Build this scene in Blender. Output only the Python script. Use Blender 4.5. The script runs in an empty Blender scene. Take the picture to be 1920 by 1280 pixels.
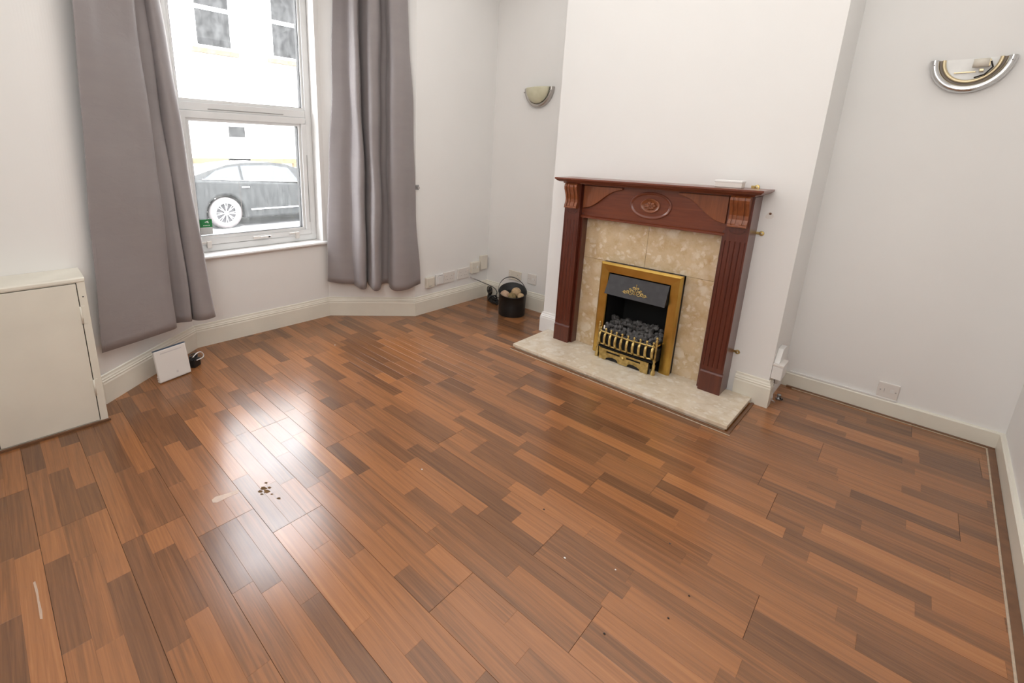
import bpy, bmesh, math, random
from mathutils import Vector, Matrix
random.seed(7)
PI = math.pi
sc = bpy.context.scene
COL = sc.collection

# ------------------------------------------------------------------ camera
FPX, CX, CY = 877.745, 840.688, 509.168          # focal length and principal point in 1920x1280 pixels
RC = ((0.6905, 0.7224, 0.0243), (0.1975, -0.1557, -0.9679), (-0.6955, 0.6731, -0.2502))
def _orth():
    r0 = Vector(RC[0]).normalized(); r2 = Vector(RC[2]); r2 = (r2 - r0 * r2.dot(r0)).normalized()
    r1 = r2.cross(r0)
    return r0, r1, r2
RX, RY, RZ = _orth()                               # camera right, down, forward in world axes
CAM = Vector((0, 0, 1.36))
cam = bpy.data.cameras.new('camera')
cam.sensor_fit = 'HORIZONTAL'; cam.sensor_width = 36.0
cam.lens = FPX * 36.0 / 1920.0
cam.shift_x = (960 - CX) / 1920.0
cam.shift_y = (CY - 640) / 1920.0
cam.clip_start = 0.02; cam.clip_end = 200
co = bpy.data.objects.new('camera', cam); COL.objects.link(co)
m3 = Matrix((RX, -RY, -RZ)).transposed()
co.matrix_world = Matrix.Translation(CAM) @ m3.to_4x4()
sc.camera = co

# pixel -> direction; the distance always comes from the surface that is touched
def ray(q): return RX * ((q[0] - CX) / FPX) + RY * ((q[1] - CY) / FPX) + RZ
def onz(q, z=0.0):
    d = ray(q); return CAM + d * ((z - CAM.z) / d.z)
def onx(q, x):
    d = ray(q); return CAM + d * ((x - CAM.x) / d.x)
def ony(q, y):
    d = ray(q); return CAM + d * ((y - CAM.y) / d.y)
def onplane(q, n, p):
    d = ray(q); n = Vector(n); return CAM + d * (n.dot(Vector(p) - CAM) / n.dot(d))
def proj(P):
    d = Vector(P) - CAM; z = d.dot(RZ)
    return (CX + FPX * d.dot(RX) / z, CY + FPX * d.dot(RY) / z, z)

# ------------------------------------------------------------------ world, sun, added fill lights, exposure
w = bpy.data.worlds.new('sky'); sc.world = w; w.use_nodes = True
bg = w.node_tree.nodes['Background']
bg.inputs[0].default_value = (0.92, 0.95, 1.0, 1); bg.inputs[1].default_value = 14.0
sun = bpy.data.lights.new('sun', 'SUN'); sun.energy = 14.0; sun.angle = math.radians(3); sun.color = (1, 0.96, 0.90)
so = bpy.data.objects.new('sun', sun); COL.objects.link(so); so.location = (6, -3, 12)
so.rotation_euler = Vector((-0.62, 0.22, -0.86)).to_track_quat('-Z', 'Y').to_euler()
def area(name, loc, size, power, target, color=(1, 1, 1), size_y=None):
    l = bpy.data.lights.new(name, 'AREA'); l.shape = 'RECTANGLE'; l.size = size; l.size_y = size_y or size
    l.energy = power; l.color = color
    o = bpy.data.objects.new(name, l); COL.objects.link(o); o.location = loc
    o.rotation_euler = (Vector(target) - Vector(loc)).to_track_quat('-Z', 'Y').to_euler()
    return o
area('added_ceiling_fill', (-1.15, 1.40, 2.76), 3.0, 35, (-1.15, 1.40, 0), (1.0, 0.99, 0.965), 3.4)  # broad soft fill added to even out the walls; no lamp fitting here
area('added_rear_fill', (-0.45, -0.55, 1.75), 1.5, 32, (-0.85, 3.0, 0.85), (1.0, 0.99, 0.965), 1.5)  # second fill added behind the camera; stands for no door or lamp
portal = area('window_daylight_portal', (-3.60, 1.355, 1.564), 0.97, 1.0, (0.0, 1.355, 1.564), (1, 1, 1), 1.87)   # guides sampling of the sky through the window
portal.data.cycles.is_portal = True
sc.cycles.caustics_reflective = False; sc.cycles.caustics_refractive = False; sc.cycles.sample_clamp_indirect = 4.0; sc.cycles.blur_glossy = 1.0
sc.view_settings.view_transform = 'Standard'
try: sc.view_settings.look = 'None'
except Exception: pass
sc.view_settings.exposure = 0.0; sc.view_settings.gamma = 1.0
sc.view_settings.use_curve_mapping = False

# ------------------------------------------------------------------ materials
def srgb(r, g, b):
    f = lambda c: ((c / 255.0 + 0.055) / 1.055) ** 2.4 if c > 10 else c / 255.0 / 12.92
    return (f(r), f(g), f(b), 1)
class NT:
    def __init__(s, name):
        s.m = bpy.data.materials.new(name); s.m.use_nodes = True
        s.t = s.m.node_tree; s.b = s.t.nodes['Principled BSDF']; s.out = s.t.nodes['Material Output']
    def n(s, typ, **kw):
        nd = s.t.nodes.new(typ)
        for k, v in kw.items():
            if hasattr(nd, k) and not k.startswith('i_'): setattr(nd, k, v)
        return nd
    def l(s, a, b): s.t.links.new(a, b)
    def noise(s, vec, scale, detail=3, rough=0.5, dist=0.0):
        nd = s.n('ShaderNodeTexNoise'); nd.inputs['Scale'].default_value = scale
        nd.inputs['Detail'].default_value = detail; nd.inputs['Roughness'].default_value = rough
        nd.inputs['Distortion'].default_value = dist
        if vec is not None: s.l(vec, nd.inputs['Vector'])
        return nd
    def ramp(s, fac, stops):
        nd = s.n('ShaderNodeValToRGB'); e = nd.color_ramp.elements
        while len(e) < len(stops): e.new(0.5)
        for i, (p, c) in enumerate(stops): e[i].position = p; e[i].color = c
        s.l(fac, nd.inputs['Fac']); return nd
    def mix(s, fac, a, b, mode='MIX'):
        nd = s.n('ShaderNodeMix', data_type='RGBA'); nd.blend_type = mode
        for sock, v in ((nd.inputs[0], fac), (nd.inputs[6], a), (nd.inputs[7], b)):
            if hasattr(v, 'default_value') or hasattr(v, 'is_linked'): s.l(v, sock)
            else: sock.default_value = v
        return nd
    def math(s, op, a, b=None):
        nd = s.n('ShaderNodeMath', operation=op)
        for i, v in enumerate((a, b)):
            if v is None: continue
            if hasattr(v, 'is_linked'): s.l(v, nd.inputs[i])
            else: nd.inputs[i].default_value = v
        return nd
    def pos(s, scale=(1, 1, 1)):
        g = s.n('ShaderNodeNewGeometry'); mp = s.n('ShaderNodeMapping'); mp.inputs['Scale'].default_value = scale
        s.l(g.outputs['Position'], mp.inputs['Vector']); return mp.outputs['Vector']
    def bump(s, h, strength=0.2, dist=0.002):
        nd = s.n('ShaderNodeBump'); nd.inputs['Strength'].default_value = strength; nd.inputs['Distance'].default_value = dist
        s.l(h, nd.inputs['Height']); s.l(nd.outputs['Normal'], s.b.inputs['Normal'])
    def setp(s, col=None, rough=None, metal=None, coat=None, spec=None):
        if col is not None: s.b.inputs['Base Color'].default_value = col
        if rough is not None: s.b.inputs['Roughness'].default_value = rough
        if metal is not None: s.b.inputs['Metallic'].default_value = metal
        if coat is not None: s.b.inputs['Coat Weight'].default_value = coat; s.b.inputs['Coat Roughness'].default_value = 0.15
        if spec is not None: s.b.inputs['Specular IOR Level'].default_value = spec
        return s
M = {}
def plain(name, col, rough=0.5, metal=0.0, var=0.06, scale=14, bump=0.0, coat=None, spec=None):
    t = NT(name).setp(col, rough, metal, coat, spec)
    nz = t.noise(t.pos(), scale, 3)
    dk = tuple(c * (1 - var) for c in col[:3]) + (1,); lt = tuple(min(1, c * (1 + var)) for c in col[:3]) + (1,)
    r = t.ramp(nz.outputs['Fac'], ((0.3, dk), (0.7, lt)))
    t.l(r.outputs['Color'], t.b.inputs['Base Color'])
    if bump:
        n2 = t.noise(t.pos(), scale * 12, 2); t.bump(n2.outputs['Fac'], bump, 0.001)
    M[name] = t.m
    return t
plain('wall_paint', (0.84, 0.828, 0.81, 1), 0.62, var=0.012, scale=2.2, bump=0.10, spec=0.3)
plain('ceiling_paint', (0.84, 0.83, 0.81, 1), 0.8, var=0.01)
plain('cream_gloss', (0.79, 0.755, 0.66, 1), 0.34, var=0.03, scale=6, bump=0.03)
plain('white_gloss', (0.80, 0.785, 0.765, 1), 0.32, var=0.02, scale=6)
plain('upvc', (0.82, 0.83, 0.83, 1), 0.35, var=0.02, scale=9)
plain('upvc_dirt', (0.30, 0.30, 0.29, 1), 0.7)
plain('gasket', (0.012, 0.012, 0.013, 1), 0.6)
plain('white_plastic', (0.77, 0.73, 0.69, 1), 0.38, var=0.02)
plain('cream_plastic', (0.73, 0.68, 0.59, 1), 0.4, var=0.02)
plain('grey_plastic', (0.42, 0.39, 0.38, 1), 0.4)
plain('orange_dot', (0.62, 0.28, 0.10, 1), 0.4)
plain('black_metal', (0.010, 0.010, 0.010, 1), 0.42, var=0.2)
plain('black_cable', (0.010, 0.010, 0.011, 1), 0.38)
plain('white_cable', (0.78, 0.76, 0.76, 1), 0.4)
plain('blue_edge', (0.035, 0.075, 0.13, 1), 0.45)
plain('router_white', (0.76, 0.73, 0.70, 1), 0.35, var=0.01)
plain('faint_print', (0.60, 0.57, 0.57, 1), 0.5)
plain('firebox_black', (0.006, 0.006, 0.006, 1), 0.7)
plain('soot_grey', (0.030, 0.028, 0.030, 1), 0.42, var=0.25, scale=30)
plain('dull_grey_metal', (0.36, 0.36, 0.36, 1), 0.35, metal=0.7)
plain('wood_bead', (0.16, 0.075, 0.035, 1), 0.45, var=0.2, scale=20)
plain('gap_dark', (0.02, 0.015, 0.012, 1), 0.8)
plain('caulk', (0.50, 0.40, 0.30, 1), 0.6, var=0.15, scale=60)
plain('fleck_white', (0.85, 0.83, 0.80, 1), 0.6)
plain('worn_brown', (0.15, 0.09, 0.045, 1), 0.95, var=0.3, scale=60, spec=0.0)
plain('fleck_dark', (0.02, 0.012, 0.01, 1), 0.7)
plain('tape', (0.50, 0.36, 0.27, 1), 0.35, var=0.12, scale=40)
plain('sticker_green', (0.02, 0.22, 0.065, 1), 0.5)
plain('sticker_pale', (0.62, 0.63, 0.62, 1), 0.5)
plain('sticker_white', (0.85, 0.9, 0.86, 1), 0.5)
plain('facade_paint', (0.80, 0.79, 0.76, 1), 0.8, var=0.04, scale=1.2)
plain('facade_sill', (0.095, 0.070, 0.036, 1), 0.8, var=0.2, scale=6)
plain('facade_frame', (0.83, 0.83, 0.83, 1), 0.5)
plain('facade_glass', (0.02, 0.02, 0.02, 1), 0.5, var=0.6, scale=5, spec=0.1)
plain('asphalt', (0.24, 0.24, 0.24, 1), 0.9, var=0.12, scale=3)
plain('paving', (0.42, 0.40, 0.37, 1), 0.9, var=0.12, scale=3)
plain('car_paint', (0.020, 0.021, 0.021, 1), 0.40, var=0.1, spec=0.22)
plain('car_glass', (0.03, 0.035, 0.04, 1), 0.06)
plain('car_trim', (0.72, 0.72, 0.72, 1), 0.25, metal=0.9)
plain('alloy', (0.80, 0.80, 0.80, 1), 0.35, metal=0.35)
plain('tyre', (0.09, 0.08, 0.08, 1), 0.8)
plain('recess_tan', (0.34, 0.27, 0.21, 1), 0.5)
plain('pale_gold', (0.74, 0.62, 0.40, 1), 0.35, metal=0.6)
plain('light_core', (0.9, 0.9, 0.88, 1), 0.4)
t = NT('chrome').setp((0.62, 0.62, 0.62, 1), 0.14, 1.0); nz = t.noise(t.pos(), 45, 3)
r = t.ramp(nz.outputs['Fac'], ((0.3, (0.10,) * 3 + (1,)), (0.75, (0.26,) * 3 + (1,)))); t.l(r.outputs['Color'], t.b.inputs['Roughness']); M['chrome'] = t.m
t = NT('satin_nickel').setp((0.50, 0.47, 0.44, 1), 0.28, 1.0); M['satin_nickel'] = t.m
t = NT('brass').setp((0.52, 0.31, 0.075, 1), 0.30, 1.0); nz = t.noise(t.pos(), 9, 4)
r = t.ramp(nz.outputs['Fac'], ((0.3, (0.55, 0.34, 0.075, 1)), (0.7, (0.70, 0.47, 0.13, 1)))); t.l(r.outputs['Color'], t.b.inputs['Base Color']); M['brass'] = t.m
t = NT('aged_brass').setp((0.42, 0.30, 0.11, 1), 0.36, 1.0); nz = t.noise(t.pos(), 40, 4)
r = t.ramp(nz.outputs['Fac'], ((0.3, (0.36, 0.25, 0.08, 1)), (0.65, (0.68, 0.52, 0.22, 1)))); t.l(r.outputs['Color'], t.b.inputs['Base Color']); M['aged_brass'] = t.m
# frosted glass shade
t = NT('frosted_glass').setp((0.66, 0.62, 0.46, 1), 0.42); t.b.inputs['Transmission Weight'].default_value = 0.1; t.b.inputs['Subsurface Weight'].default_value = 0.0
nz = t.noise(t.pos(), 18, 3); r = t.ramp(nz.outputs['Fac'], ((0.3, (0.66, 0.63, 0.44, 1)), (0.7, (0.74, 0.71, 0.53, 1)))); t.l(r.outputs['Color'], t.b.inputs['Base Color']); M['frosted_glass'] = t.m
# window pane: clear with a film of street dust
t = NT('dusty_pane')
tr = t.n('ShaderNodeBsdfTransparent'); gl = t.n('ShaderNodeBsdfGlossy'); gl.inputs['Roughness'].default_value = 0.02
lw = t.n('ShaderNodeLayerWeight'); lw.inputs['Blend'].default_value = 0.5; fr = t.math('MULTIPLY_ADD', t.math('POWER', lw.outputs['Facing'], 4.0).outputs[0], 0.4); fr.inputs[2].default_value = 0.02
mx = t.n('ShaderNodeMixShader'); t.l(fr.outputs[0], mx.inputs[0]); t.l(tr.outputs[0], mx.inputs[1]); t.l(gl.outputs[0], mx.inputs[2])
ds = t.n('ShaderNodeBsdfTranslucent'); ds.inputs['Color'].default_value = (0.9, 0.92, 0.9, 1)
nz = t.noise(t.pos((1, 1, 0.35)), 42, 5, 0.7); r = t.ramp(nz.outputs['Fac'], ((0.38, (0.006,) * 3 + (1,)), (0.75, (0.034,) * 3 + (1,))))
mx2 = t.n('ShaderNodeMixShader'); t.l(r.outputs['Color'], mx2.inputs[0]); t.l(mx.outputs[0], mx2.inputs[1]); t.l(ds.outputs[0], mx2.inputs[2])
t.l(mx2.outputs[0], t.out.inputs['Surface']); M['dusty_pane'] = t.m
# curtain cloth
t = NT('curtain_cloth').setp((0.26, 0.235, 0.235, 1), 0.62); t.b.inputs['Sheen Weight'].default_value = 0.25
nz = t.noise(t.pos((1, 1, 3.5)), 5, 4, 0.6); r = t.ramp(nz.outputs['Fac'], ((0.3, (0.268, 0.238, 0.240, 1)), (0.7, (0.285, 0.255, 0.253, 1))))
t.l(r.outputs['Color'], t.b.inputs['Base Color'])
nc = t.noise(t.pos((1, 1, 2.2)), 9, 4, 0.55, 1.2); nf = t.noise(t.pos(), 700, 1)
ad = t.math('ADD', nc.outputs['Fac'], t.math('MULTIPLY', nf.outputs['Fac'], 0.06).outputs[0]); t.bump(ad.outputs[0], 0.16, 0.010); M['curtain_cloth'] = t.m
# mahogany
def wood(name, dark, mid, light, axis, rough=0.30):
    t = NT(name).setp(None, rough); t.b.inputs['Coat Weight'].default_value = 0.35; t.b.inputs['Coat Roughness'].default_value = 0.12
    s = {'x': (1.5, 26, 26), 'z': (26, 26, 1.5)}[axis]
    nz = t.noise(t.pos(s), 3.0, 5, 0.6, 0.6); r = t.ramp(nz.outputs['Fac'], ((0.25, dark), (0.5, mid), (0.8, light)))
    t.l(r.outputs['Color'], t.b.inputs['Base Color']); t.bump(nz.outputs['Fac'], 0.05, 0.001); M[name] = t.m
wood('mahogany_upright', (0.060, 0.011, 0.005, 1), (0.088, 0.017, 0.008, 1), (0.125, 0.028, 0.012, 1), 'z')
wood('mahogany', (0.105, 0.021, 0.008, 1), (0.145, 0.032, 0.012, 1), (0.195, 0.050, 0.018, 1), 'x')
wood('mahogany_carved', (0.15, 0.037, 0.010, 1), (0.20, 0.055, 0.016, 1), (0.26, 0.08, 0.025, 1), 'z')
# marble conglomerate
def marble(name, base, blot, vein):
    t = NT(name).setp(None, 0.22)
    nzp = t.noise(t.pos(), 16, 4, 0.6); mp = t.mix(0.085, t.pos(), nzp.outputs['Color']); facs = []
    for scale, lo, hi in ((15, 0.50, 0.85), (34, 0.42, 0.80)):
        v = t.n('ShaderNodeTexVoronoi'); v.inputs['Scale'].default_value = scale; t.l(mp.outputs[2], v.inputs['Vector'])
        sx = t.n('ShaderNodeSeparateColor'); t.l(v.outputs['Color'], sx.inputs[0])
        pick = t.ramp(sx.outputs[0], ((lo, (0, 0, 0, 1)), (hi, (1, 1, 1, 1))))
        edge = t.ramp(v.outputs['Distance'], ((0.25, (1, 1, 1, 1)), (0.60, (0, 0, 0, 1))))
        facs.append(t.math('MULTIPLY', pick.outputs['Color'], edge.outputs['Color']).outputs[0])
    f = t.math('MULTIPLY', t.math('MAXIMUM', facs[0], facs[1]).outputs[0], 0.85)
    nz = t.noise(t.pos(), 10, 7, 0.72); b0 = t.ramp(nz.outputs['Fac'], ((0.30, vein), (0.50, base), (0.75, tuple(min(1, c * 1.15) for c in base[:3]) + (1,))))
    c = t.mix(f.outputs[0], b0.outputs['Color'], blot)
    t.l(c.outputs[2], t.b.inputs['Base Color']); M[name] = t.m
marble('marble_back', (0.60, 0.455, 0.285, 1), (0.76, 0.66, 0.52, 1), (0.50, 0.33, 0.165, 1))
marble('marble_hearth', (0.66, 0.56, 0.43, 1), (0.76, 0.69, 0.59, 1), (0.57, 0.45, 0.31, 1))
# laminate strips: tone and offset are stored on each strip
t = NT('laminate').setp(None, 0.26)
at = t.n('ShaderNodeAttribute', attribute_name='tone'); sep = t.n('ShaderNodeSeparateColor'); t.l(at.outputs['Color'], sep.inputs[0])
g = t.n('ShaderNodeNewGeometry'); va = t.n('ShaderNodeVectorMath', operation='ADD'); cb = t.n('ShaderNodeCombineXYZ')
t.l(t.math('MULTIPLY', sep.outputs[1], 37.0).outputs[0], cb.inputs[0]); t.l(t.math('MULTIPLY', sep.outputs[2], 23.0).outputs[0], cb.inputs[1])
t.l(g.outputs['Position'], va.inputs[0]); t.l(cb.outputs[0], va.inputs[1])
mp = t.n('ShaderNodeMapping'); mp.inputs['Scale'].default_value = (1.0, 34, 1); t.l(va.outputs[0], mp.inputs['Vector'])
n1 = t.noise(mp.outputs[0], 2.2, 4, 0.6, 0.9)
mp2 = t.n('ShaderNodeMapping'); mp2.inputs['Scale'].default_value = (6, 190, 1); t.l(va.outputs[0], mp2.inputs['Vector'])
n2 = t.noise(mp2.outputs[0], 2.0, 3, 0.6)
f1 = t.math('MULTIPLY', t.math('SUBTRACT', n1.outputs['Fac'], 0.5).outputs[0], 1.05)
f2 = t.math('MULTIPLY', t.math('SUBTRACT', n2.outputs['Fac'], 0.5).outputs[0], 0.28)
f = t.math('ADD', sep.outputs[0], t.math('ADD', f1.outputs[0], f2.outputs[0]).outputs[0])
r = t.ramp(f.outputs[0], ((0.0, srgb(94, 64, 42)), (0.30, srgb(119, 80, 51)), (0.55, srgb(142, 94, 58)), (0.80, srgb(159, 105, 64)), (1.0, srgb(173, 118, 74))))
hue = t.mix(t.math('MULTIPLY', sep.outputs[1], 0.12).outputs[0], r.outputs['Color'], (0.30, 0.13, 0.060, 1)); hue.blend_type = 'MIX'
t.l(hue.outputs[2], t.b.inputs['Base Color'])
n3 = t.noise(t.pos((1, 1, 1)), 5, 4, 0.6); rr = t.ramp(n3.outputs['Fac'], ((0.3, (0.205,) * 3 + (1,)), (0.75, (0.262,) * 3 + (1,)))); t.b.inputs['IOR'].default_value = 1.62; t.l(rr.outputs['Color'], t.b.inputs['Roughness'])
t.bump(n2.outputs['Fac'], 0.04, 0.0006); M['laminate'] = t.m
plain('ball_cream', (0.50, 0.35, 0.20, 1), 0.8, var=0.25, scale=60, bump=0.3)
plain('ball_olive', (0.22, 0.16, 0.07, 1), 0.8, var=0.35, scale=50, bump=0.3)
t = NT('ball_striped').setp(None, 0.8); wv = t.n('ShaderNodeTexWave'); wv.inputs['Scale'].default_value = 26; wv.inputs['Distortion'].default_value = 2.5; t.l(t.pos(), wv.inputs['Vector'])
r = t.ramp(wv.outputs['Fac'], ((0.3, (0.52, 0.38, 0.26, 1)), (0.55, (0.30, 0.09, 0.05, 1)), (0.9, (0.52, 0.38, 0.26, 1)))); t.l(r.outputs['Color'], t.b.inputs['Base Color']); M['ball_striped'] = t.m

# ------------------------------------------------------------------ mesh helpers
class MB:
    def __init__(s): s.v = []; s.f = []; s.sm = []
    def add(s, vs, fs, smooth=False):
        o = len(s.v); s.v += [Vector(p) for p in vs]; s.f += [tuple(i + o for i in f) for f in fs]; s.sm += [smooth] * len(fs); return s
    def box(s, a, b, M4=None):
        (x0, y0, z0), (x1, y1, z1) = [min(p, q) for p, q in zip(a, b)], [max(p, q) for p, q in zip(a, b)]
        vs = [(x, y, z) for z in (z0, z1) for x, y in ((x0, y0), (x1, y0), (x1, y1), (x0, y1))]
        if M4 is not None: vs = [M4 @ Vector(p) for p in vs]
        return s.add(vs, [(0, 3, 2, 1), (4, 5, 6, 7), (0, 1, 5, 4), (1, 2, 6, 5), (2, 3, 7, 6), (3, 0, 4, 7)])
    def prism(s, poly, fn, a, b, smooth=False):
        # poly: 2-D outline; fn(u, v, w) -> xyz; extruded from w=a to w=b
        n = len(poly); vs = [fn(u, v, a) for u, v in poly] + [fn(u, v, b) for u, v in poly]
        s.add(vs, [tuple(range(n - 1, -1, -1)), tuple(range(n, 2 * n))])
        s.add(vs, [(i, (i + 1) % n, n + (i + 1) % n, n + i) for i in range(n)], smooth); return s
    def sweep(s, rings, closed=True, caps=True, smooth=True):
        n = len(rings[0]); vs = [p for r in rings for p in r]; fs = []
        for i in range(len(rings) - 1):
            for j in range(n if closed else n - 1):
                k = (j + 1) % n; fs.append((i * n + j, i * n + k, (i + 1) * n + k, (i + 1) * n + j))
        s.add(vs, fs, smooth)
        if caps and closed:
            s.add(rings[0], [tuple(range(n - 1, -1, -1))]); s.add(rings[-1], [tuple(range(n))])
        return s
    def tube(s, pts, r, seg=8, smooth=True):
        pts = [Vector(p) for p in pts]; rings = []; up = None
        for i, p in enumerate(pts):
            d = (pts[min(i + 1, len(pts) - 1)] - pts[max(i - 1, 0)]).normalized()
            if up is None: up = d.orthogonal().normalized()
            up = (up - d * up.dot(d)); up = up.normalized() if up.length > 1e-6 else d.orthogonal().normalized()
            sd = d.cross(up); rr = r[i] if isinstance(r, (list, tuple)) else r
            rings.append([p + (up * math.cos(2 * PI * j / seg) + sd * math.sin(2 * PI * j / seg)) * rr for j in range(seg)])
        return s.sweep(rings, True, True, smooth)
    def lathe(s, prof, base, axis='z', seg=24, a0=0, a1=2 * PI, smooth=True):
        full = abs(a1 - a0 - 2 * PI) < 1e-6; n = seg if full else seg + 1; rings = []
        B = Vector(base)
        for r, h in prof:
            ring = []
            for j in range(n):
                a = a0 + (a1 - a0) * j / seg; c, q = r * math.cos(a), r * math.sin(a)
                ring.append(B + Vector({'z': (c, q, h), 'y': (c, h, q), 'x': (h, c, q)}[axis]))
            rings.append(ring)
        return s.sweep(rings, full, False, smooth)
    def ball(s, c, r, seg=12, rings=8, sc3=(1, 1, 1), jitter=0, rnd=None):
        C = Vector(c); vs = [C + Vector((0, 0, r * sc3[2]))]; fs = []
        for i in range(1, rings):
            a = PI * i / rings
            for j in range(seg):
                b = 2 * PI * j / seg; k = 1 + (rnd.uniform(-jitter, jitter) if rnd else 0)
                vs.append(C + Vector((math.sin(a) * math.cos(b) * sc3[0], math.sin(a) * math.sin(b) * sc3[1], math.cos(a) * sc3[2])) * r * k)
        vs.append(C - Vector((0, 0, r * sc3[2])))
        for j in range(seg): fs.append((0, 1 + j, 1 + (j + 1) % seg)); fs.append((len(vs) - 1, 1 + (rings - 2) * seg + (j + 1) % seg, 1 + (rings - 2) * seg + j))
        for i in range(rings - 2):
            for j in range(seg): a = 1 + i * seg + j; b = 1 + i * seg + (j + 1) % seg; fs.append((a, a + seg, b + seg, b))
        return s.add(vs, fs, not jitter)
    def build(s, name, mat, parent=None, bevel=0, fix=True, seg=2):
        org = wloc(parent) if parent else Vector((0, 0, 0))
        me = bpy.data.meshes.new(name); me.from_pydata([p - org for p in s.v], [], s.f)
        for p, q in zip(me.polygons, s.sm): p.use_smooth = q
        if fix:
            bm = bmesh.new(); bm.from_mesh(me); bmesh.ops.remove_doubles(bm, verts=bm.verts, dist=1e-5)
            bmesh.ops.recalc_face_normals(bm, faces=bm.faces); bm.to_mesh(me); bm.free()
        me.materials.append(M[mat]); o = bpy.data.objects.new(name, me); COL.objects.link(o)
        if parent: o.parent = parent
        if bevel:
            md = o.modifiers.new('bevel', 'BEVEL'); md.width = bevel; md.segments = seg; md.limit_method = 'ANGLE'; md.angle_limit = math.radians(40)
        return o
def wloc(o):
    p = Vector((0, 0, 0))
    while o: p = p + o.location; o = o.parent
    return p
def thing(name, label, cat, loc, group=None):
    o = bpy.data.objects.new(name, None); COL.objects.link(o); o.location = loc; o.empty_display_size = 0.05
    return tag(o, label, cat, group)
def tag(o, label, cat, group=None):
    o['label'] = label; o['category'] = cat
    if group: o['group'] = group
    return o
def struct(o, label=None, cat=None):
    o['kind'] = 'structure'
    if label: o['label'] = label; o['category'] = cat or 'wall'
    return o
def box(name, a, b, mat, parent=None, bevel=0): return MB().box(a, b).build(name, mat, parent, bevel)
def setorigin(o, p):
    p = Vector(p); o.data.transform(Matrix.Translation(-p)); o.location = p; return o

# ------------------------------------------------------------------ room shell
CEIL = 2.80
PA, PB, PC, PD, PE, PF = (-2.89, -0.60), (-2.89, 0.252), (-3.357, 0.838), (-3.357, 1.876), (-2.89, 2.412), (-2.89, 3.318)
CHX0, CHX1, CHY = -1.978, -0.462, 2.965
ALY, ARY, RWX, BKY = 3.318, 3.378, 0.445, -0.60
def slab(name, p, q, po, qo, z0=0, z1=CEIL, mat='wall_paint'):
    return MB().prism([p, q, qo, po], lambda u, v, w_: (u, v, w_), z0, z1).build(name, mat)
T = 0.28
OA, OB, OC, OD, OE, OF = (PA[0] - T, PA[1]), (PB[0] - T, PB[1] - 0.135), (PC[0] - T, PC[1] - 0.135), (PD[0] - T, PD[1] + 0.135), (PE[0] - T, PE[1] + 0.135), (PF[0] - T, PF[1])
_d = Vector((PC[0] - PB[0], PC[1] - PB[1])).normalized(); _a = Vector((PB[0], PB[1] - 0.09)); _c = Vector(PB); _e = _c + _d * 0.09
_arc = [tuple(_a * (1 - t) ** 2 + _c * (2 * t * (1 - t)) + _e * t * t) for t in [i / 14 for i in range(15)]]      # plaster corner is rounded
struct(MB().prism([PA] + _arc + [OB, OA], lambda u, v, w_: (u, v, w_), 0, CEIL).build('wall_front_left', 'wall_paint'), 'white painted wall above the low cream cupboard', 'wall')
struct(slab('wall_bay_left', tuple(_e), PC, OB, OC), 'angled white bay wall behind the left grey curtain', 'wall')
struct(slab('wall_bay_right', PD, PE, OD, OE), 'angled white bay wall behind the right grey curtain', 'wall')
struct(slab('wall_front_right', PE, PF, OE, OF), 'white wall with the row of sockets beside the right curtain', 'wall')
WY0, WY1, WZ0, WZ1 = 0.868, 1.842, 0.628, 2.50
b = MB(); f3 = lambda u, v, w_: (u, v, w_)
b.prism([PC, PD, OD, OC], f3, 0, WZ0); b.prism([PC, PD, OD, OC], f3, WZ1, CEIL)
b.prism([PC, (PC[0], WY0), (OC[0], WY0), OC], f3, WZ0, WZ1); b.prism([(PD[0], WY1), PD, OD, (OD[0], WY1)], f3, WZ0, WZ1)
struct(b.build('wall_bay_centre', 'wall_paint', fix=False), 'white bay wall around and below the window', 'wall')
struct(box('wall_alcove_left', (PF[0] - T, ALY, 0), (CHX0, ALY + 0.2, CEIL), 'wall_paint'), 'white alcove wall left of the fireplace with the glass wall light', 'wall')
struct(box('wall_alcove_right', (CHX1, ARY, 0), (RWX + 0.2, ARY + 0.2, CEIL), 'wall_paint'), 'white alcove wall right of the fireplace with the bare chrome light', 'wall')
FX = -1.2175                                   # centre line of the fireplace
b = MB()
b.box((CHX0, CHY, 0), (FX - 0.215, ALY + 0.2, CEIL)); b.box((FX + 0.215, CHY, 0), (CHX1, ARY + 0.2, CEIL))
b.box((FX - 0.215, CHY, 0.62), (FX + 0.215, ALY + 0.2, CEIL)); b.box((FX - 0.215, 3.16, 0), (FX + 0.215, ALY + 0.2, 0.62))
struct(b.build('wall_chimney', 'wall_paint', fix=False), 'white chimney breast projecting behind the mahogany fireplace', 'wall')
struct(box('wall_right', (RWX, BKY - 0.2, 0), (RWX + 0.2, ARY, CEIL), 'wall_paint'), 'white side wall at the right edge of the photo', 'wall')
struct(box('wall_back', (PA[0] - T, BKY - 0.2, 0), (RWX, BKY, CEIL), 'wall_paint'), 'white wall behind the camera', 'wall')
struct(box('ceiling', (-3.75, BKY - 0.2, CEIL), (RWX + 0.2, ARY + 0.2, CEIL + 0.2), 'ceiling_paint'), 'plain white ceiling', 'ceiling')

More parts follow.
